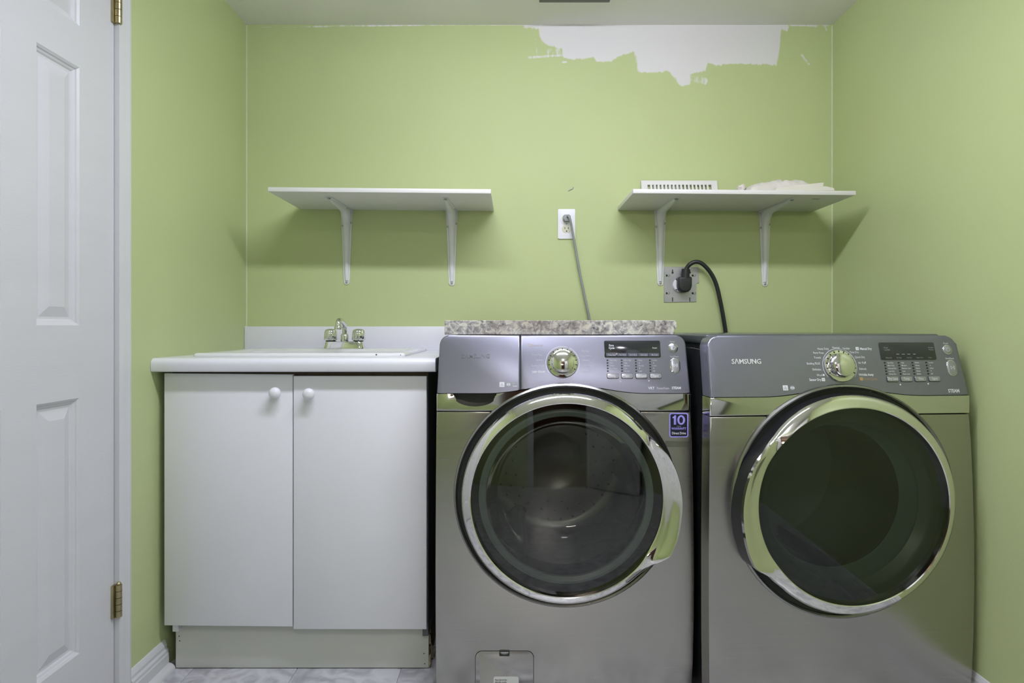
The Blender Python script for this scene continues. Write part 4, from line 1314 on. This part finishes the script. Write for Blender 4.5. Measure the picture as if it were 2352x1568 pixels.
for s, u, z, al, mm in (('Steam Cycle', -.090 + .0045, .9490, 'LEFT', 'print_faint_orange'), ('Perm Press', -.0560, .9232, 'RIGHT', 'print_faint'), ('Sanitize', -.0560, .9095, 'RIGHT', 'print_faint'),
                        ('Bedding PLUS', -.0520, .8935, 'RIGHT', 'print_faint'), ('Normal', .0515, .9335, 'LEFT', 'print_faint'), ('Hand Wash', .0480, .9195, 'LEFT', 'print_faint'), ('Delicates', .0510, .9085, 'LEFT', 'print_faint'),
                        ('Quick Wash', .0505, .8935, 'LEFT', 'print_faint'), ('Rinse+Spin', .0460, .8785, 'LEFT', 'print_faint')):
    text(s, con(u, z, .0004), .0074, al, mm, wm, 'cycle_lettering', .008, .82)
text('DEEP STEAM', con(-.0500, .8770, .0004), .0080, 'RIGHT', 'print_white', wm, 'cycle_lettering', .012, .80)
prism('steam_symbol', 'print_faint_orange', rrect(-.0036, .0036, -.0036, .0036, .0006, 2), -.0004, .0005, 0, 1, wm, M=con(-.0905, .9520))
text('VRT', con(.2281, .8335, .0004), .0098, 'LEFT', 'print_white', wm, 'badge_lettering', .012, .95)
text('PowerFoam', con(.2510, .8335, .0004), .0088, 'LEFT', 'print_faint', wm, 'badge_lettering', .012, .78)
text('STEAM', con(.2917, .8340, .0004), .0095, 'LEFT', 'print_white', wm, 'badge_lettering', .03, .86)
text('S\u039bMSUNG', con(-.2776, .9170, .0006), .0175, 'LEFT', 'console_metal', wm, 'brand_lettering', .012, .98, .0006)
badge(wm, -.1666, .8462, 'square'); badge(wm, -.1489, .8462, 'round'); badge(wm, -.1313, .8462, 'line')
# warranty sticker
sx, sz = .3094, .7375
st = prism('warranty_sticker', 'sticker_lilac', rrect(sx - .0258, sx + .0258, sz - .0330, sz + .0330, .006, 5), -.0006, .001, 0, 1, wm)
st['label'] = 'dark blue ten year warranty sticker with lilac border'
prism('sticker_field', 'sticker_navy', rrect(sx - .0225, sx + .0225, sz - .0297, sz + .0297, .004, 5), -.0009, 0, 0, 1, st)
def flat(u, z, h): return Matrix.Translation((u, -h, z))
sg1 = [(-.0155, .0015), (-.0095, .0015), (-.0095, .0265), (-.0135, .0265), (-.0150, .0240), (-.0190, .0220), (-.0190, .0185), (-.0155, .0190)]
prism('sticker_digit', 'sticker_lilac', [(sx + a + .002, sz + b) for a, b in sg1], -.0013, -.0009, 0, 1, st)
bm = bmesh.new(); n = 32
for i in range(n):
    a0, a1 = 2 * math.pi * i / n, 2 * math.pi * (i + 1) / n
    cxx = sx + .0062
    bm.faces.new([bm.verts.new((cxx + rx * math.cos(a), -.0013, sz + .0140 + rz * math.sin(a))) for rx, rz, a in ((.0050, .0085, a0), (.0105, .0129, a0), (.0105, .0129, a1), (.0050, .0085, a1))])
finish(bm, 'sticker_digit', 'sticker_lilac', st)
text('YEAR', flat(sx, sz - .0045, .0013), .0040, 'CENTER', 'print_grey', wm, 'sticker_lettering', .0, 1.3)
text('WARRANTY', flat(sx, sz - .0118, .0013), .0083, 'CENTER', 'sticker_lilac', wm, 'sticker_lettering', .02, .86)
text('Direct Drive', flat(sx, sz - .0245, .0013), .0092, 'CENTER', 'print_white', wm, 'sticker_lettering', .02, .80)
# strip of old clear tape
tp = prism('tape_remnant', 'clear_tape', [(.2720, .6790), (.3410, .6775), (.3440, .6790), (.3445, .6935), (.2740, .6955), (.2725, .6900)], -.0006, .0005, 0, 1, wm)
tp['label'] = 'strip of cloudy clear tape'
# filter flap
g1 = prism('filter_flap_gap', 'groove_dark', rrect(-.2388, -.0805, -.006, .1308, .018, 6), -.0003, .002, 0, 1, wm)
g2 = prism('filter_flap', 'steel', rrect(-.2372, -.0821, -.004, .1291, .0165, 6), -.0012, .002, .0008, 2, wm)
for v in g2.data.vertices: v.co.z = max(v.co.z, .018)
for v in g1.data.vertices: v.co.z = max(v.co.z, .016)
prism('flap_latch', 'groove_dark', rrect(-.1737, -.1462, .1165, .1318, .0015, 3), -.0016, .001, 0, 1, wm)
prism('latch_tab', 'surround_metal', [(-.1708, .1278), (-.1490, .1275), (-.1490, .1250), (-.1530, .1225), (-.1600, .1215), (-.1670, .1228), (-.1708, .1255)], -.0030, -.001, .0006, 2, wm)
lb = prism('filter_label', 'paper_label', rrect(-.1890, -.1215, .020, .0612, .005, 4), -.0018, -.001, 0, 1, wm)
text('Please clean the filter', flat(-.1850, .0512, .0021), .0052, 'LEFT', 'print_dark', wm, 'label_lettering', .02, .72)
text('debris filter monthly', flat(-.1850, .0452, .0021), .0052, 'LEFT', 'print_dark', wm, 'label_lettering', .02, .72)

# ---- dryer
dm = machine('clothes_dryer', (.8515, 1.5725, 0), math.radians(4.5), 'grey front-loading clothes dryer beside the right wall', 'clothes dryer', .3505, (.004, .5525), .655, .022, -1, False)
dial(dm, .0063, .8995, .0425, 0)
cu, cz, hw_, hh_ = control_cluster(dm, .0105, -.0035, False)
text('Display', con(cu - hw_ + .0105, cz + .0062, .0019), .0050, 'LEFT', 'print_grey', dm, 'display_lettering', 0, .85) if False else None
text('Mixed', con(cu - hw_ + .0110, cz + .0070, .0019), .0052, 'LEFT', 'print_grey', dm, 'display_lettering', 0, .85)
text('Load Bell', con(cu - hw_ + .0110, cz + .0015, .0019), .0052, 'LEFT', 'print_grey', dm, 'display_lettering', 0, .85)
text('Wrinkle', con(cu + hw_ - .0110, cz + .0070, .0019), .0052, 'CENTER', 'print_grey', dm, 'display_lettering', 0, .85)
text('Prevent', con(cu + hw_ - .0110, cz + .0015, .0019), .0052, 'CENTER', 'print_grey', dm, 'display_lettering', 0, .85)
for k, s in enumerate(['Delay Start', 'My Cycle', 'Rack Dry', 'Adjust Time', 'Steam']):
    text(s, con(cu - hw_ + .006 + (k + .5) * (2 * hw_ - .010) / 5, cz - hh_ + .0042, .0019), .0048, 'CENTER', 'print_grey', dm, 'display_lettering', 0, .80)
bm = bmesh.new()
for k in range(4):
    u = cu - .030 + k * .0155
    Mk = con(u, cz - .0085, .0019)
    bm.faces.new([bm.verts.new(Mk @ Vector((x, 0, y))) for x, y in ((-.004, -.0004), (.004, -.0004), (.004, .0006), (-.004, .0006))])
finish(bm, 'display_bar', 'print_faint', dm)['kind'] = 'stuff'
for s, u, z, al in (('Heavy Duty', -.0170, .9418, 'RIGHT'), ('Normal', .0034, .9448, 'CENTER'), ('Sanitize', .0213, .9425, 'LEFT'), ('Perm Press', -.0318, .9312, 'RIGHT'), ('Time Dry', .0391, .9325, 'LEFT'),
                    ('Towels', -.0418, .9190, 'RIGHT'), ('Quick Dry', .0512, .9198, 'LEFT'), ('Bedding PLUS', -.0468, .9038, 'RIGHT'), ('Air Fluff', .0584, .9050, 'LEFT'), ('Delicates', -.0458, .8886, 'RIGHT'),
                    ('Refresh', .0582, .8893, 'LEFT'), ('Wool', -.0450, .8740, 'RIGHT')):
    text(s, con(u, z, .0004), .0080, al, 'print_white', dm, 'cycle_lettering', .006, .80)
for s, u, z, al, mm in (('Manual Dry', .0692, .9412, 'LEFT', 'print_white'), ('Wrinkle Away', .0545, .8742, 'LEFT', 'print_white'), ('Sensor Dry', -.0500, .8622, 'RIGHT', 'print_white'), ('Steam Cycles', .0668, .8630, 'LEFT', 'print_orange')):
    text(s, con(u, z, .0004), .0086, al, mm, dm, 'cycle_lettering', .03 if mm == 'print_white' else 0.0, .80)
for u, z, mm in ((.0620, .9444, 'print_white'), (-.0438, .8652, 'print_white'), (.0600, .8662, 'print_orange'), (-.0412, .8768, 'print_white')):
    s = .0042 if z != .8768 else .0024
    p_ = prism('cycle_symbol', mm, rrect(-s, s, -s, s, .0006, 2), -.0004, .0005, 0, 1, dm, M=con(u, z))
    if s > .003 and mm == 'print_white':
        bm = bmesh.new(); Mk = con(u, z, .0006)
        for q_ in (-.0016, 0, .0016):
            bm.faces.new([bm.verts.new(Mk @ Vector((x, 0, y + q_))) for x, y in ((-.0024, -.0003), (.0024, -.0003), (.0024, .0003), (-.0024, .0003))])
        finish(bm, 'symbol_lines', 'print_grey', p_)
text('S\u039bMSUNG', con(-.2843, .9062, .0006), .0180, 'LEFT', 'brand_silver', dm, 'brand_lettering', .012, .96, .0006)
text('STEAM', con(.2930, .8300, .0004), .0125, 'LEFT', 'print_white', dm, 'badge_lettering', .03, .84)
badge(dm, -.1489, .8450, 'square'); badge(dm, -.1303, .8450, 'round')

flush_texts()
